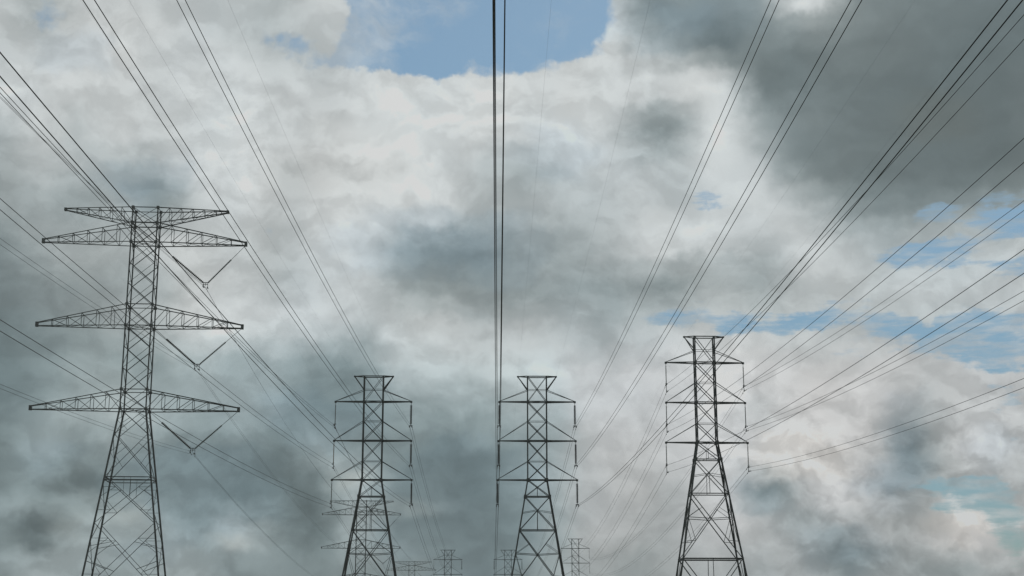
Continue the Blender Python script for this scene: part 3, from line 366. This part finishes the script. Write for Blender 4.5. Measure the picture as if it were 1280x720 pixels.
# ---------------------------------------------------------------- tall V-string pylon
def tall_pylon(ext, steel):
    root = empty('lattice_pylon')
    e = ext
    T = 57.8+e; TB = 55.7+e
    arms = [(53.13+e, 55.75+e), (42.07+e, 44.85+e), (31.3+e, 33.8+e)]
    W = arms[2][0]
    def hx(z):
        if z >= W: return 1.60 + .05*(T-z)/(T-W)*0
        return 1.60 + .142*(W-z)
    def hy(z):
        if z >= W: return 1.15 + .2*(T-z)/(T-W)
        return 1.35 + .062*(W-z)
    def corner(sx, sy, z): return Vector((sx*hx(z), sy*hy(z), z))
    for sx in (-1, 1):
        for sy in (-1, 1):
            m = MB()
            m.beam(corner(sx, sy, T), corner(sx, sy, W), .19, True, (sx, 0, 0))
            m.beam(corner(sx, sy, W+.05), corner(sx, sy, 0), .25, True, (sx, 0, 0))
            for zz in [T, TB] + [v for a in arms for v in a]:
                c = corner(sx, sy, zz); m.box(c, (.34, .26, .34))
            m.build('leg', steel, root)
    br = MB()
    fr = [((-1,-1),(1,-1)), ((1,1),(-1,1))]; sd = [((-1,-1),(-1,1)), ((1,1),(1,-1))]
    def X(z0, z1, w, w2):
        for a, b in fr:
            br.beam(corner(*a, z0), corner(*b, z1), w)
            br.beam(corner(*b, z0), corner(*a, z1), w2)
    def H(z, w):
        for a, b in fr+sd: br.beam(corner(*a, z), corner(*b, z), w)
    levels = [T, TB, arms[0][0]]
    for (lo, nxt) in ((arms[0][0], arms[1][1]), (arms[1][0], arms[2][1])):
        n = 3
        for i in range(n): X(lo + (nxt-lo)*i/n, lo + (nxt-lo)*(i+1)/n, .12, .06)
    X(T, TB, .07, .07); X(TB, arms[0][0], .12, .07)
    X(arms[1][1], arms[1][0], .10, .07); X(arms[2][1], arms[2][0], .12, .07)
    for z in (T, TB, *[v for a in arms for v in a]): H(z, .11)
    for a in arms:
        z = a[0]; br.beam(corner(-1,-1,z), corner(1,1,z), .08); br.beam(corner(1,-1,z), corner(-1,1,z), .08)
    # lacing of the narrow side faces
    z = T; k = 0
    while z > 1.0:
        st = 2.2*hy(z)*.78; z2 = max(z-st, 0.05)
        for a, b in sd:
            p, q = (a, b) if k % 2 == 0 else (b, a)
            br.beam(corner(*p, z), corner(*q, z2), .07)
        z = z2; k += 1
    # splayed lower body
    zh = 22.7+e; g = 0.05
    low = [(W, 28.1+e), (28.1+e, zh), (zh, 17.0+e), (17.0+e, 8.3+e), (8.3+e, g)]
    for i, (a0, b0) in enumerate(low):
        X(a0, b0, .085, .075)
        for a, b in fr:
            P0, P1, Q0 = corner(*a, a0), corner(*b, b0), corner(*b, a0)
            wu = (P0-Q0).length; wl = (P1-corner(*a, b0)).length
            c = P0.lerp(P1, wu/(wu+wl))
            for s in (a, b):
                U = corner(*s, a0); D = corner(*s, b0)
                for (end, t) in ((U, .5), (D, .5)):
                    mp = end.lerp(c, t)
                    zz = end.z + (c.z-end.z)*.95*t*1.0
                    br.beam(corner(*s, c.z + (end.z-c.z)*.02), mp, .05)
                    if i >= 2: br.beam(corner(*s, (end.z*1.0+c.z)/2), mp, .05)
                if i == 3:
                    br.beam(corner(*s, c.z-.9), D.lerp(c, .62), .08)
                    br.beam(corner(*s, c.z+.9), U.lerp(c, .62), .06)
            if i == 2:
                for t in (.42, .56):
                    top = corner(*a, zh).lerp(corner(*b, zh), t)
                    br.beam(top, Vector((top.x, top.y, c.z+abs(t-.5)*3)), .05)
    for dz in (0, -.35):
        for a, b in fr+sd: br.beam(corner(*a, zh+dz), corner(*b, zh+dz), .11)
    br.build('bracing', steel, root)
    def truss(s, zbot, ztop, reach, flat_top=False):
        m = MB(); n = 6; endh = .42
        B = {}; Tp = {}
        for sy in (-1, 1):
            if flat_top:
                t_in, t_out = corner(s, sy, ztop), Vector((s*reach, sy*.12, ztop-.05))
                b_in, b_out = corner(s, sy, zbot), Vector((s*reach, sy*.12, ztop-.28))
            else:
                b_in, b_out = corner(s, sy, zbot), Vector((s*reach, sy*.14, zbot))
                t_in, t_out = corner(s, sy, ztop), Vector((s*reach, sy*.14, zbot+endh))
            m.beam(b_in, b_out, .12); m.beam(t_in, t_out, .12)
            B[sy] = [b_in.lerp(b_out, i/n) for i in range(n+1)]
            Tp[sy] = [t_in.lerp(t_out, i/n) for i in range(n+1)]
            for i in range(1, n): m.beam(B[sy][i], Tp[sy][i], .07)
            for i in range(n-1):
                m.beam(Tp[sy][i+1], B[sy][i], .085 if sy == -1 else .06) if (s > 0) else m.beam(Tp[sy][i], B[sy][i+1], .06) if sy == 1 else m.beam(Tp[sy][i+1], B[sy][i], .085)
        for i in range(1, n+1):
            m.beam(B[-1][i], B[1][i], .05); m.beam(Tp[-1][i], Tp[1][i], .05)
            if i < n:
                j = i+1
                m.beam(B[-1][i], B[1][j], .05)
        ez = (ztop-.16) if flat_top else zbot+endh/2
        m.box((s*reach, 0, ez), (.34, .42, .40 if flat_top else .62))
        m.build('crossarm', steel, root)
    for s in (-1, 1):
        truss(s, TB, T, 10.45, True)
        for lo, up in arms: truss(s, lo, up, 13.0)
    # V strings on the right hand arms
    for (lo, up) in arms:
        y = Vector((8.05 if lo > 50+e else 7.5, 0, lo-5.15 if lo > 50+e else lo-4.85))
        for px in (1.75, 12.9):
            p = Vector((px, 0, lo-.05)); L = (y-p).length
            tgt = y + Vector((-.33 if px < 5 else .33, 0, .12))
            insulator(root, p, tgt, .17 if px < 5 else .135, GLAZE if px < 5 else STEEL_B, 24, L*(.30 if px < 5 else .36))
        m = MB()
        m.beam((y.x-.42, 0, y.z+.10), (y.x+.42, 0, y.z+.10), .10, False)
        m.beam((y.x-.30, 0, y.z-.12), (y.x+.30, 0, y.z-.12), .08, False)
        for dx in (-.28, 0, .28):
            m.beam((y.x+dx, 0, y.z+.10), (y.x+dx, 0, y.z-.30), .06, False)
        for dx, dz in ((-.28, 0), (.28, -.15)):
            m.beam((y.x+dx, -.35, y.z-.45+dz), (y.x+dx, .35, y.z-.45+dz), .12, False)
            m.beam((y.x+dx, 0, y.z-.28), (y.x+dx, 0, y.z-.45+dz), .06, False)
        m.build('yoke', FITTING, root)
    return root

# ---------------------------------------------------------------- the four lines
HB = (.27, 0)
style2 = {(-1,0):('dark',(.12,.34)), (-1,1):('brown',(.05,.45)), (-1,2):('dark',(.05,.45)),
          (1,0):('dark',(.27,0)), (1,1):('dark',(.28,.0)), (1,2):('dark',(.28,-.14))}
style2[(-1,0)] = ('pale',(.12,.34)); style2[(-1,2)] = ('pale',(.05,.45))
style3 = {(s, l): ('dark', HB) for s in (-1, 1) for l in range(3)}
style3.update({(-1, 0): ('dark', (.33, 0)), (-1, 1): ('dark', (.27, 0)), (-1, 2): ('dark', (.21, 0))})
style4 = {}
for l in range(3):
    style4[(-1, l)] = ('pale', (.08, .78)); style4[(1, l)] = ('pale', (.08, .45))

SPAN = 302
G_S = 'slim lattice pylons in a row across the corridor'
P2 = slim_pylon(0, style2, STEEL); P2.location = (-14.37, 170, 0)
tag(P2, 'dark slim pylon beside the tall wide pylon, distant wide arms showing through its legs', 'pylon', G_S)
P3 = slim_pylon(0, style3, STEEL); P3.location = (4.60, 170, 0)
tag(P3, 'dark slim lattice pylon in the middle with the overhead wire pair passing its left arms', 'pylon', G_S)
P4 = slim_pylon(3.5, style4, STEEL, .50); P4.location = (23.35, 164, 0); P4.rotation_euler.z = math.radians(1.5)
tag(P4, 'tallest of the slim pylons with thin strings, rightmost, against brighter cloud', 'pylon', G_S)
F2 = copy_tree(P2); F2.location = (-15.43, 472, 0)
tag(F2, 'tiny hazy slim pylon just right of the foot of the nearer left slim pylon', 'pylon', G_S)
F3 = copy_tree(P3); F3.location = (3.45, 472, 0)
tag(F3, 'tiny hazy slim pylon half hidden by the left leg of the middle pylon', 'pylon', G_S)
F4 = copy_tree(P4); F4.location = (24.64, 472, 0); F4.rotation_euler.z = 0
tag(F4, 'tiny hazy slim pylon just right of the foot of the middle pylon', 'pylon', G_S)
G_T = 'tall wide-armed pylons of the left line'
T1 = tall_pylon(0, STEEL_B); T1.location = (-45.87, 186, 0); T1.rotation_euler.z = math.radians(3)
tag(T1, 'biggest pylon, tall lattice mast with four tiers of long trussed arms', 'pylon', G_T)
T2 = tall_pylon(-6.9, STEEL_B); T2.location = (-45.4, 500, 0); T2.rotation_euler.z = math.radians(2)
tag(T2, 'distant wide-armed pylon seen behind the legs of the left slim pylon', 'pylon', G_T)
T3 = tall_pylon(-8.7, STEEL_B); T3.location = (-46.0, 813, 0)
tag(T3, 'farthest faint wide-armed pylon low between two slim pylons', 'pylon', G_T)

def world_pt(o, x, y, z):
    a = o.rotation_euler.z; c, s = math.cos(a), math.sin(a)
    return Vector((o.location.x + x*c - y*s, o.location.y + x*s + y*c, z))

def sagged(nodes, sags):
    """Points of a wire through its support points, one parabola for each span."""
    pts = []
    for i in range(len(nodes)-1):
        a, b = nodes[i], nodes[i+1]; n = 150
        for k in range(n + (1 if i == len(nodes)-2 else 0)):
            t = k/n; p = a.lerp(b, t); p.z -= 4*sags[i]*t*(1-t); pts.append(p)
    return pts

def twin_line(nodes, sags, dx, dz, label, group, r=.0138):
    root = empty('power_cable', nodes[0])
    off = Vector(nodes[0])
    tracks = []
    for s in (-1, 1):
        d = Vector((s*dx/2, 0, -s*dz/2))
        pts = [p + d for p in sagged(nodes, sags)]
        tracks.append(pts)
        m = MB(); m.tube([p-off for p in pts], r if abs(off.x) > 1 else r*.9, 6)
        m.build('conductor', WIRE, root, smooth=True)
    # vibration dampers hung from the wires beside the nearest pylon
    for tr in tracks:
        c = min(tr, key=lambda p: (p - nodes[1]).length)
        for sg in (-1, 1):
            y = sg*1.1; m = MB(); q = c - off
            m.beam(q+Vector((0, y, -.0)), q+Vector((0, y, -.14)), .03, False)
            m.beam(q+Vector((0, y-.24, -.15)), q+Vector((0, y+.24, -.15)), .05, False)
            m.build('damper', FITTING, root)
    # spacers that hold the two conductors apart
    total = len(tracks[0]); step = 67
    for k in range(190, total-4, step):
        a, b = tracks[0][k]-off, tracks[1][k]-off
        m = MB(); m.beam(a, b, .016, False)
        for c in (a, b): m.beam(c-Vector((0,.05,0)), c+Vector((0,.05,0)), .036, False)
        m.build('spacer', FITTING, root)
    return tag(root, label, 'power cable', group)

lvl = ('top', 'middle', 'bottom')
names = {('P2',-1): 'left arms of the left slim pylon', ('P2',1): 'right arms of the left slim pylon',
         ('P3',-1): 'left arms of the middle slim pylon', ('P3',1): 'right arms of the middle slim pylon',
         ('P4',-1): 'left arms of the right slim pylon', ('P4',1): 'right arms of the right slim pylon'}
sag_near = {('P2',-1): (4.98,4.53,4.41), ('P2',1): (5.49,5.43,5.01), ('P3',-1): (4.86,4.8,5.0), ('P3',1): (4.86,4.8,5.01),
            ('P4',-1): (7.3,7.15,6.6), ('P4',1): (7.1,7.2,7.17)}
for key, near, far, ext, style in (('P2', P2, F2, 0, style2), ('P3', P3, F3, 0, style3), ('P4', P4, F4, 3.5, style4)):
    for s in (-1, 1):
        for l, (za, reach) in enumerate(((29.8, 4.38), (25.25, 4.44), (20.75, 4.56))):
            z = za + ext - 2.62 - .30
            a = world_pt(near, s*reach, 0, z); b = world_pt(far, s*reach, 0, z)
            back = Vector((a.x, near.location.y - SPAN, z))
            if key == 'P3' and s < 0: back.x = (-.17, -.13, -.02)[l]      # the arms of the pylon behind are a little longer
            sg = sag_near[(key, s)][l]
            dx, dz = style[(s, l)][1]
            twin_line([back, a, b], [sg, 5.2 if key != 'P4' else 6.0], dx, dz,
                      'twin dark power cable on the %s cross-arm level, %s' % (lvl[l], names[(key, s)]), 'twin power cables running overhead')
for l, (lo, yx, dzy) in enumerate(((53.13, 8.05, 5.15), (42.07, 7.5, 4.85), (31.3, 7.5, 4.85))):
    n = []
    for o, e in ((T1, 0), (T2, -6.9), (T3, -8.7)):
        n.append(world_pt(o, yx, 0, lo + e - dzy - .5))
    back = Vector((n[0].x, T1.location.y - 314, n[0].z))
    twin_line([back] + n, [(6.5, 5.95, 6.2)[l], 6.5, 6.5], .2, (.3, .6, .4)[l],
              'twin thin power cable held by the %s V-shaped strings of the tall pylon' % lvl[l], 'twin power cables running overhead')

def earth_wire(nodes, sags, label):
    off = Vector(nodes[0]); m = MB(); m.tube([p-off for p in sagged(nodes, sags)], .0032, 5)
    o = m.build('earth_wire', EARTH, smooth=True); o.location = off
    tag(o, label, 'earth wire', 'faint earth wires over the pylon tops')
for near, far, ext, nm in ((P2, F2, 0, 'left slim pylon'), (P3, F3, 0, 'middle slim pylon'), (P4, F4, 3.5, 'right slim pylon')):
    for s in (-1, 1):
        z = 32.8+ext
        a = world_pt(near, s*2.22, 0, z); b = world_pt(far, s*2.22, 0, z)
        earth_wire([Vector((a.x, a.y-SPAN, z)), a, b], [3.0, 3.0],
                   'faint hair-thin single wire from the %s peak bracket on top of the %s' % ('left' if s < 0 else 'right', nm))
for s in (-1, 1):
    n = [world_pt(o, s*10.45, 0, 57.75+e) for o, e in ((T1, 0), (T2, -6.9), (T3, -8.7))]
    earth_wire([Vector((n[0].x, n[0].y-314, n[0].z))] + n, [3.5, 3.5, 3.5],
               'faint hair-thin single wire from the %s tip of the topmost arm of the tall pylon' % ('left' if s < 0 else 'right'))

# ---------------------------------------------------------------- ground
gm, nt, b = new_mat('rough_grass')
tc = nt.nodes.new('ShaderNodeTexCoord'); n = nt.nodes.new('ShaderNodeTexNoise')
n.inputs['Scale'].default_value = .35; n.inputs['Detail'].default_value = 9; n.inputs['Roughness'].default_value = .65
r = nt.nodes.new('ShaderNodeValToRGB')
r.color_ramp.elements[0].position = .3; r.color_ramp.elements[0].color = (.035, .055, .020, 1)
r.color_ramp.elements[1].position = .7; r.color_ramp.elements[1].color = (.085, .095, .040, 1)
nt.links.new(tc.outputs['Object'], n.inputs['Vector']); nt.links.new(n.outputs['Fac'], r.inputs['Fac'])
nt.links.new(r.outputs['Color'], b.inputs['Base Color']); b.inputs['Roughness'].default_value = 1
g = MB(); GS = 3000; N = 40
for j in range(N+1):
    for i in range(N+1):
        g.v.append(Vector((-GS + 2*GS*i/N, -GS + 2*GS*j/N, 0)))
for j in range(N):
    for i in range(N):
        k = j*(N+1)+i; g.f.append((k, k+1, k+N+2, k+N+1))
go = g.build('ground', gm); go['kind'] = 'structure'

# ---------------------------------------------------------------- haze
if HAZE > 0:
    hm = bpy.data.materials.new('haze_air'); hm.use_nodes = True; nt = hm.node_tree
    nt.nodes.remove(nt.nodes['Principled BSDF'])
    pv = nt.nodes.new('ShaderNodeVolumePrincipled'); pv.inputs['Density'].default_value = HAZE
    pv.inputs['Color'].default_value = (.82, .9, .93, 1); pv.inputs['Anisotropy'].default_value = .2
    nt.links.new(pv.outputs['Volume'], nt.nodes['Material Output'].inputs['Volume'])
    h = MB(); h.box((0, 0, 30), (6100, 6100, 62)); ho = h.build('haze', hm); ho['kind'] = 'stuff'

# ---------------------------------------------------------------- camera
cam = bpy.data.cameras.new('camera'); co = bpy.data.objects.new('camera', cam); COL.objects.link(co)
co.location = (0, 0, 1.6)
co.rotation_euler = (math.radians(90 + 13.82), 0, -math.radians(.5714))
cam.sensor_width = 36; cam.lens = 36*1850/1280; cam.clip_start = .1; cam.clip_end = 20000
SC.camera = co

# ---------------------------------------------------------------- sun
sun = bpy.data.lights.new('sun', 'SUN'); so = bpy.data.objects.new('sun', sun); COL.objects.link(so)
sun.energy = .9; sun.angle = math.radians(12); sun.color = (1, .96, .9)
SUN_EL, SUN_AZ = math.radians(52), math.radians(20)         # azimuth clockwise from +Y, ahead of the camera
so.rotation_euler = (math.radians(90) - SUN_EL, 0, math.radians(180) - SUN_AZ)
so.location = (0, 0, 80)

# ---------------------------------------------------------------- sky
w = bpy.data.worlds.new('World'); SC.world = w; w.use_nodes = True
nt = w.node_tree; N_ = nt.nodes; K = nt.links
bg = N_['Background']
w.cycles.sampling_method = 'MANUAL'; w.cycles.sample_map_resolution = 128
def nd(t, **kw):
    x = N_.new(t)
    for k, v in kw.items(): setattr(x, k, v)
    return x
def setin(node, i, v):
    if hasattr(v, 'bl_rna') or isinstance(v, bpy.types.NodeSocket): K.new(v, node.inputs[i])
    else: node.inputs[i].default_value = v
def math_(op, a, b=None, c=None, clamp=False):
    x = nd('ShaderNodeMath', operation=op, use_clamp=clamp)
    setin(x, 0, a)
    if b is not None: setin(x, 1, b)
    if c is not None: setin(x, 2, c)
    return x.outputs[0]
def smooth(v, lo, hi):
    x = nd('ShaderNodeMapRange', interpolation_type='SMOOTHSTEP')
    setin(x, 0, v); x.inputs[1].default_value = lo; x.inputs[2].default_value = hi
    return x.outputs[0]
def noise(vec, scale, detail, rough, lac=2.0):
    x = nd('ShaderNodeTexNoise'); x.inputs['Scale'].default_value = scale
    x.inputs['Detail'].default_value = detail; x.inputs['Roughness'].default_value = rough
    x.inputs['Lacunarity'].default_value = lac
    K.new(vec, x.inputs['Vector']); return x
def mixc(f, a, b):
    x = nd('ShaderNodeMix', data_type='RGBA'); setin(x, 0, f)
    for i, v in ((6, a), (7, b)):
        if isinstance(v, tuple): x.inputs[i].default_value = v
        else: K.new(v, x.inputs[i])
    return x.outputs[2]

M = len(SKY_ROWS); NC = len(SKY_ROWS[0]); H2 = NC//2 + 2                # two overlapping halves, west and east
def s2l(c): c /= 255; return c/12.92 if c <= .04045 else ((c+.055)/1.055)**2.4
def cloud_colour(l, i, j, h):
    """Cloud radiance: thicker cloud is greener grey, the low left part of the sky is teal, the low right warm."""
    a_ = -20 + 40*i/(NC-1); e_ = 1.4 + 24.2*j/(M-1)
    t = 1 + min(max((200-l)/25, 0), 4)
    low = min(1, max(0, (12.5-e_)/2))
    t += 1.2*low*min(1, max(0, (4-a_)/2.5))
    if a_ > 3: t -= low*min(1, max(0, (l-150)/25))
    return (s2l(l*(1-.017*t-.016*h)), s2l(l*(1+.004*t)), s2l(l*(1+.0078*t+.016*h)))
def half_ramp(j, i0):
    cr = nd('ShaderNodeValToRGB'); ramp = cr.color_ramp; ramp.interpolation = 'B_SPLINE'
    n = H2
    for i in range(1, n-1): ramp.elements.new(i/(n-1))
    for i in range(n):
        k = i0 + i
        ramp.elements[i].color = (*cloud_colour(SKY_ROWS[j][k], k, j, TINT_ROWS[j][k]), OPEN_ROWS[j][k]/9)
    return cr
RAMPS = [(half_ramp(j, 0), half_ramp(j, NC-H2)) for j in range(M)]
geo = nd('ShaderNodeTexCoord'); DIR = geo.outputs['Generated']
sx = nd('ShaderNodeSeparateXYZ'); K.new(DIR, sx.inputs[0])
az0 = math_('DEGREES', math_('ARCTAN2', sx.outputs[0], sx.outputs[1]))
el0 = math_('DEGREES', math_('ARCSINE', sx.outputs[2]))
# turbulence that frays every cloud outline
w1 = noise(DIR, 16, 5, .55); w2 = noise(DIR, 70, 3, .6)
wv = nd('ShaderNodeSeparateXYZ'); K.new(w1.outputs['Color'], wv.inputs[0])
wv2 = nd('ShaderNodeSeparateXYZ'); K.new(w2.outputs['Color'], wv2.inputs[0])
def warp(base, ch, a1, a2):
    t = math_('MULTIPLY_ADD', math_('SUBTRACT', wv.outputs[ch], .5), a1, base)
    return math_('MULTIPLY_ADD', math_('SUBTRACT', wv2.outputs[ch], .5), a2, t)
az = warp(az0, 0, WARP1, WARP2); el = warp(el0, 1, WARP1, WARP2)
cell = 40/(NC-1)
def mapped(lo, hi):
    x = nd('ShaderNodeMapRange'); setin(x, 0, az); x.inputs[1].default_value = lo; x.inputs[2].default_value = hi
    return x.outputs[0]
west, east = mapped(-20, -20 + cell*(H2-1)), mapped(20 - cell*(H2-1), 20)
side = smooth(az, -.6, .6)
tv = math_('MULTIPLY', math_('SUBTRACT', el, 1.4), (M-1)/24.2)
tv = math_('MINIMUM', math_('MAXIMUM', tv, 1.0), M-2.0)
acc = [None, None, None, None]
for j in range(M):
    eps = None if j == 0 else math_('MULTIPLY', acc[3], 1e-9)      # keeps the evaluation in row order
    tvj, wj, ej = (v if eps is None else math_('ADD', v, eps) for v in (tv, west, east))
    d = math_('MINIMUM', math_('ABSOLUTE', math_('SUBTRACT', tvj, float(j))), 1.0)
    wt = math_('MULTIPLY_ADD', math_('COSINE', math_('MULTIPLY', d, math.pi)), .5, .5)
    for q, src in enumerate((wj, ej)):
        cr = RAMPS[j][q]; K.new(src, cr.inputs[0])
        vm = nd('ShaderNodeVectorMath', operation='MULTIPLY_ADD')
        K.new(cr.outputs['Color'], vm.inputs[0]); K.new(wt, vm.inputs[1])
        if acc[q] is None: vm.inputs[2].default_value = (0,0,0)
        else: K.new(acc[q], vm.inputs[2])
        acc[q] = vm.outputs[0]
        acc[q+2] = math_('MULTIPLY_ADD', cr.outputs['Alpha'], wt, 0.0 if acc[q+2] is None else acc[q+2])
accC = mixc(side, acc[0], acc[1])
accA = math_('MULTIPLY_ADD', side, math_('SUBTRACT', acc[3], acc[2]), acc[2])
# clouds of the rest of the sky, outside the charted part
gn = noise(DIR, 3.2, 8, .55)
gen = mixc(smooth(gn.outputs['Fac'], .38, .62), (.11,.135,.14,1), (.55,.57,.56,1))
out_w = math_('MAXIMUM', smooth(math_('ABSOLUTE', az0), 19.5, 27), smooth(el0, 25, 31))
cloud = mixc(out_w, accC, gen)
cover = nd('ShaderNodeMix'); K.new(out_w, cover.inputs[0]); K.new(accA, cover.inputs[2])
K.new(smooth(noise(DIR, 2.3, 6, .55).outputs['Fac'], .30, .42), cover.inputs[3])
# billows: soft light and dark inside the cloud mass, with a few crisper shoulders
flat = nd('ShaderNodeVectorMath', operation='MULTIPLY_ADD'); K.new(w1.outputs['Color'], flat.inputs[0])
flat.inputs[1].default_value = (.05, .05, .05); K.new(DIR, flat.inputs[2])
fl2 = nd('ShaderNodeVectorMath', operation='MULTIPLY'); K.new(flat.outputs[0], fl2.inputs[0]); fl2.inputs[1].default_value = (1, 1, 1.5)
n1 = noise(fl2.outputs[0], 13, 6, .50); n2 = noise(fl2.outputs[0], 48, 5, .55)
vor = nd('ShaderNodeTexVoronoi', feature='F1'); vor.inputs['Scale'].default_value = 30
K.new(fl2.outputs[0], vor.inputs['Vector'])
f1 = n1.outputs['Fac']; f2 = n2.outputs['Fac']
mod = math_('MULTIPLY_ADD', math_('SUBTRACT', f1, .5), AMP1, 1.0)
mod = math_('MULTIPLY_ADD', math_('SUBTRACT', smooth(math_('MULTIPLY_ADD', f2, .35, f1), .655, .72), .5), AMP4, mod)
mod = math_('MULTIPLY_ADD', math_('SUBTRACT', f2, .5), AMP2, mod)
mod = math_('MULTIPLY_ADD', math_('SUBTRACT', .5, vor.outputs['Distance']), AMP3, mod)
# relief: the side of each billow turned up to the light is paler than the side below it
lift = nd('ShaderNodeVectorMath', operation='ADD'); K.new(fl2.outputs[0], lift.inputs[0]); lift.inputs[1].default_value = (.003, 0, .013)
r1 = noise(fl2.outputs[0], 27, 7, .55); r2 = noise(lift.outputs[0], 27, 7, .55)
rel = math_('SUBTRACT', r1.outputs['Fac'], r2.outputs['Fac'])
rel = math_('MAXIMUM', math_('MINIMUM', rel, .09), -.09)
mod = math_('MULTIPLY_ADD', rel, AMP5, mod)
mod = math_('MULTIPLY_ADD', math_('SUBTRACT', smooth(r1.outputs['Fac'], .50, .56), .5), AMP6, mod)
# low on the right the cumulus is crisper, the big dark sheet high on the right is smooth
crisp = math_('MULTIPLY', smooth(az0, 8, 11), math_('SUBTRACT', 1.0, smooth(el0, 7.5, 10.5)))
sheet = math_('MULTIPLY', smooth(az0, 6, 9), smooth(el0, 14.5, 17))
lo_l = math_('MULTIPLY', math_('SUBTRACT', 1.0, smooth(az0, -8, -4)), math_('SUBTRACT', 1.0, smooth(el0, 6, 9)))
gain = math_('MULTIPLY_ADD', crisp, 1.0, math_('MULTIPLY_ADD', sheet, -.55, math_('MULTIPLY_ADD', lo_l, .5, 1.0)))
mod = math_('MULTIPLY_ADD', math_('SUBTRACT', mod, 1.0), gain, 1.0)
cm = nd('ShaderNodeVectorMath', operation='SCALE'); K.new(cloud, cm.inputs[0]); K.new(mod, cm.inputs['Scale'])
# thinner cloud lets a little blue through, thicker cloud is warmer
hn = noise(DIR, 9, 3, .5)
hue = nd('ShaderNodeVectorMath', operation='MULTIPLY_ADD'); hs = math_('SUBTRACT', hn.outputs['Fac'], .5)
K.new(hs, hue.inputs[0]); hue.inputs[1].default_value = (-.13, .0, .09); hue.inputs[2].default_value = (.985, 1.0, .999)
hm_ = nd('ShaderNodeVectorMath', operation='MULTIPLY'); K.new(cm.outputs[0], hm_.inputs[0]); K.new(hue.outputs[0], hm_.inputs[1]); cm = hm_
# thin white rims saturate softly
cl = nd('ShaderNodeVectorMath', operation='MINIMUM'); K.new(cm.outputs[0], cl.inputs[0]); cl.inputs[1].default_value = (.685,.695,.69)
# opening edges: round puffs, and flat streaks towards the right
strk = nd('ShaderNodeMapping'); K.new(DIR, strk.inputs[0]); strk.inputs['Scale'].default_value = (1, 1, 5.5)
ns = noise(strk.outputs[0], 17, 9, .66)
en = noise(DIR, 30, 9, .62)
emix = nd('ShaderNodeMix'); K.new(smooth(az0, 4, 8), emix.inputs[0]); K.new(en.outputs['Fac'], emix.inputs[2]); K.new(ns.outputs['Fac'], emix.inputs[3])
fray = math_('MULTIPLY', math_('SUBTRACT', emix.outputs[0], .5), math_('SUBTRACT', 1.0, smooth(cover.outputs[0], .92, 1.0)))
cv = math_('MULTIPLY_ADD', fray, math_('MULTIPLY_ADD', smooth(az0, 4, 8), 1.0, COVN), cover.outputs[0])
rgt = smooth(az0, 4, 8)
cr_ = nd('ShaderNodeMix'); K.new(rgt, cr_.inputs[0]); K.new(smooth(cv, .36, .76), cr_.inputs[2]); K.new(smooth(cv, .30, .80), cr_.inputs[3])
vn = nd('ShaderNodeMix'); K.new(rgt, vn.inputs[0]); K.new(noise(fl2.outputs[0], 10, 7, .62).outputs['Fac'], vn.inputs[2])
K.new(math_('ADD', noise(strk.outputs[0], 26, 7, .6).outputs['Fac'], .05), vn.inputs[3])
veil = math_('MULTIPLY', smooth(vn.outputs[0], .46, .70), .6)   # thin torn veils across the blue
alpha = math_('MAXIMUM', cr_.outputs[0], veil)
sky = nd('ShaderNodeTexSky', sky_type='NISHITA'); sky.sun_disc = False
sky.sun_elevation = SUN_EL; sky.sun_rotation = SUN_AZ
sky.air_density = 1.0; sky.dust_density = .6; sky.ozone_density = 2.0
BGS = .1
sc_ = nd('ShaderNodeVectorMath', operation='SCALE'); K.new(cl.outputs[0], sc_.inputs[0]); sc_.inputs['Scale'].default_value = 1/BGS
bs = nd('ShaderNodeVectorMath', operation='MULTIPLY'); K.new(sky.outputs[0], bs.inputs[0]); bs.inputs[1].default_value = BLUE
thin = nd('ShaderNodeMapRange'); setin(thin, 0, el0)      # the clear gaps low in the sky lie behind more haze
thin.inputs[1].default_value = 4; thin.inputs[2].default_value = 22; thin.inputs[3].default_value = 0; thin.inputs[4].default_value = 1
bs2 = nd('ShaderNodeVectorMath', operation='MULTIPLY'); K.new(bs.outputs[0], bs2.inputs[0])
K.new(mixc(thin.outputs[0], (.50, .555, .63, 1), (1, 1, 1, 1)), bs2.inputs[1])
fin = mixc(alpha, bs2.outputs[0], sc_.outputs[0])
K.new(fin, bg.inputs['Color']); bg.inputs['Strength'].default_value = BGS

vs = SC.view_settings; SC.display_settings.display_device = 'sRGB'
vs.view_transform = 'Standard'; vs.look = 'None'; vs.exposure = 0; vs.gamma = 1; vs.use_curve_mapping = False
SC.cycles.max_bounces = 4; SC.cycles.volume_bounces = 0
SC.cycles.use_denoising = True
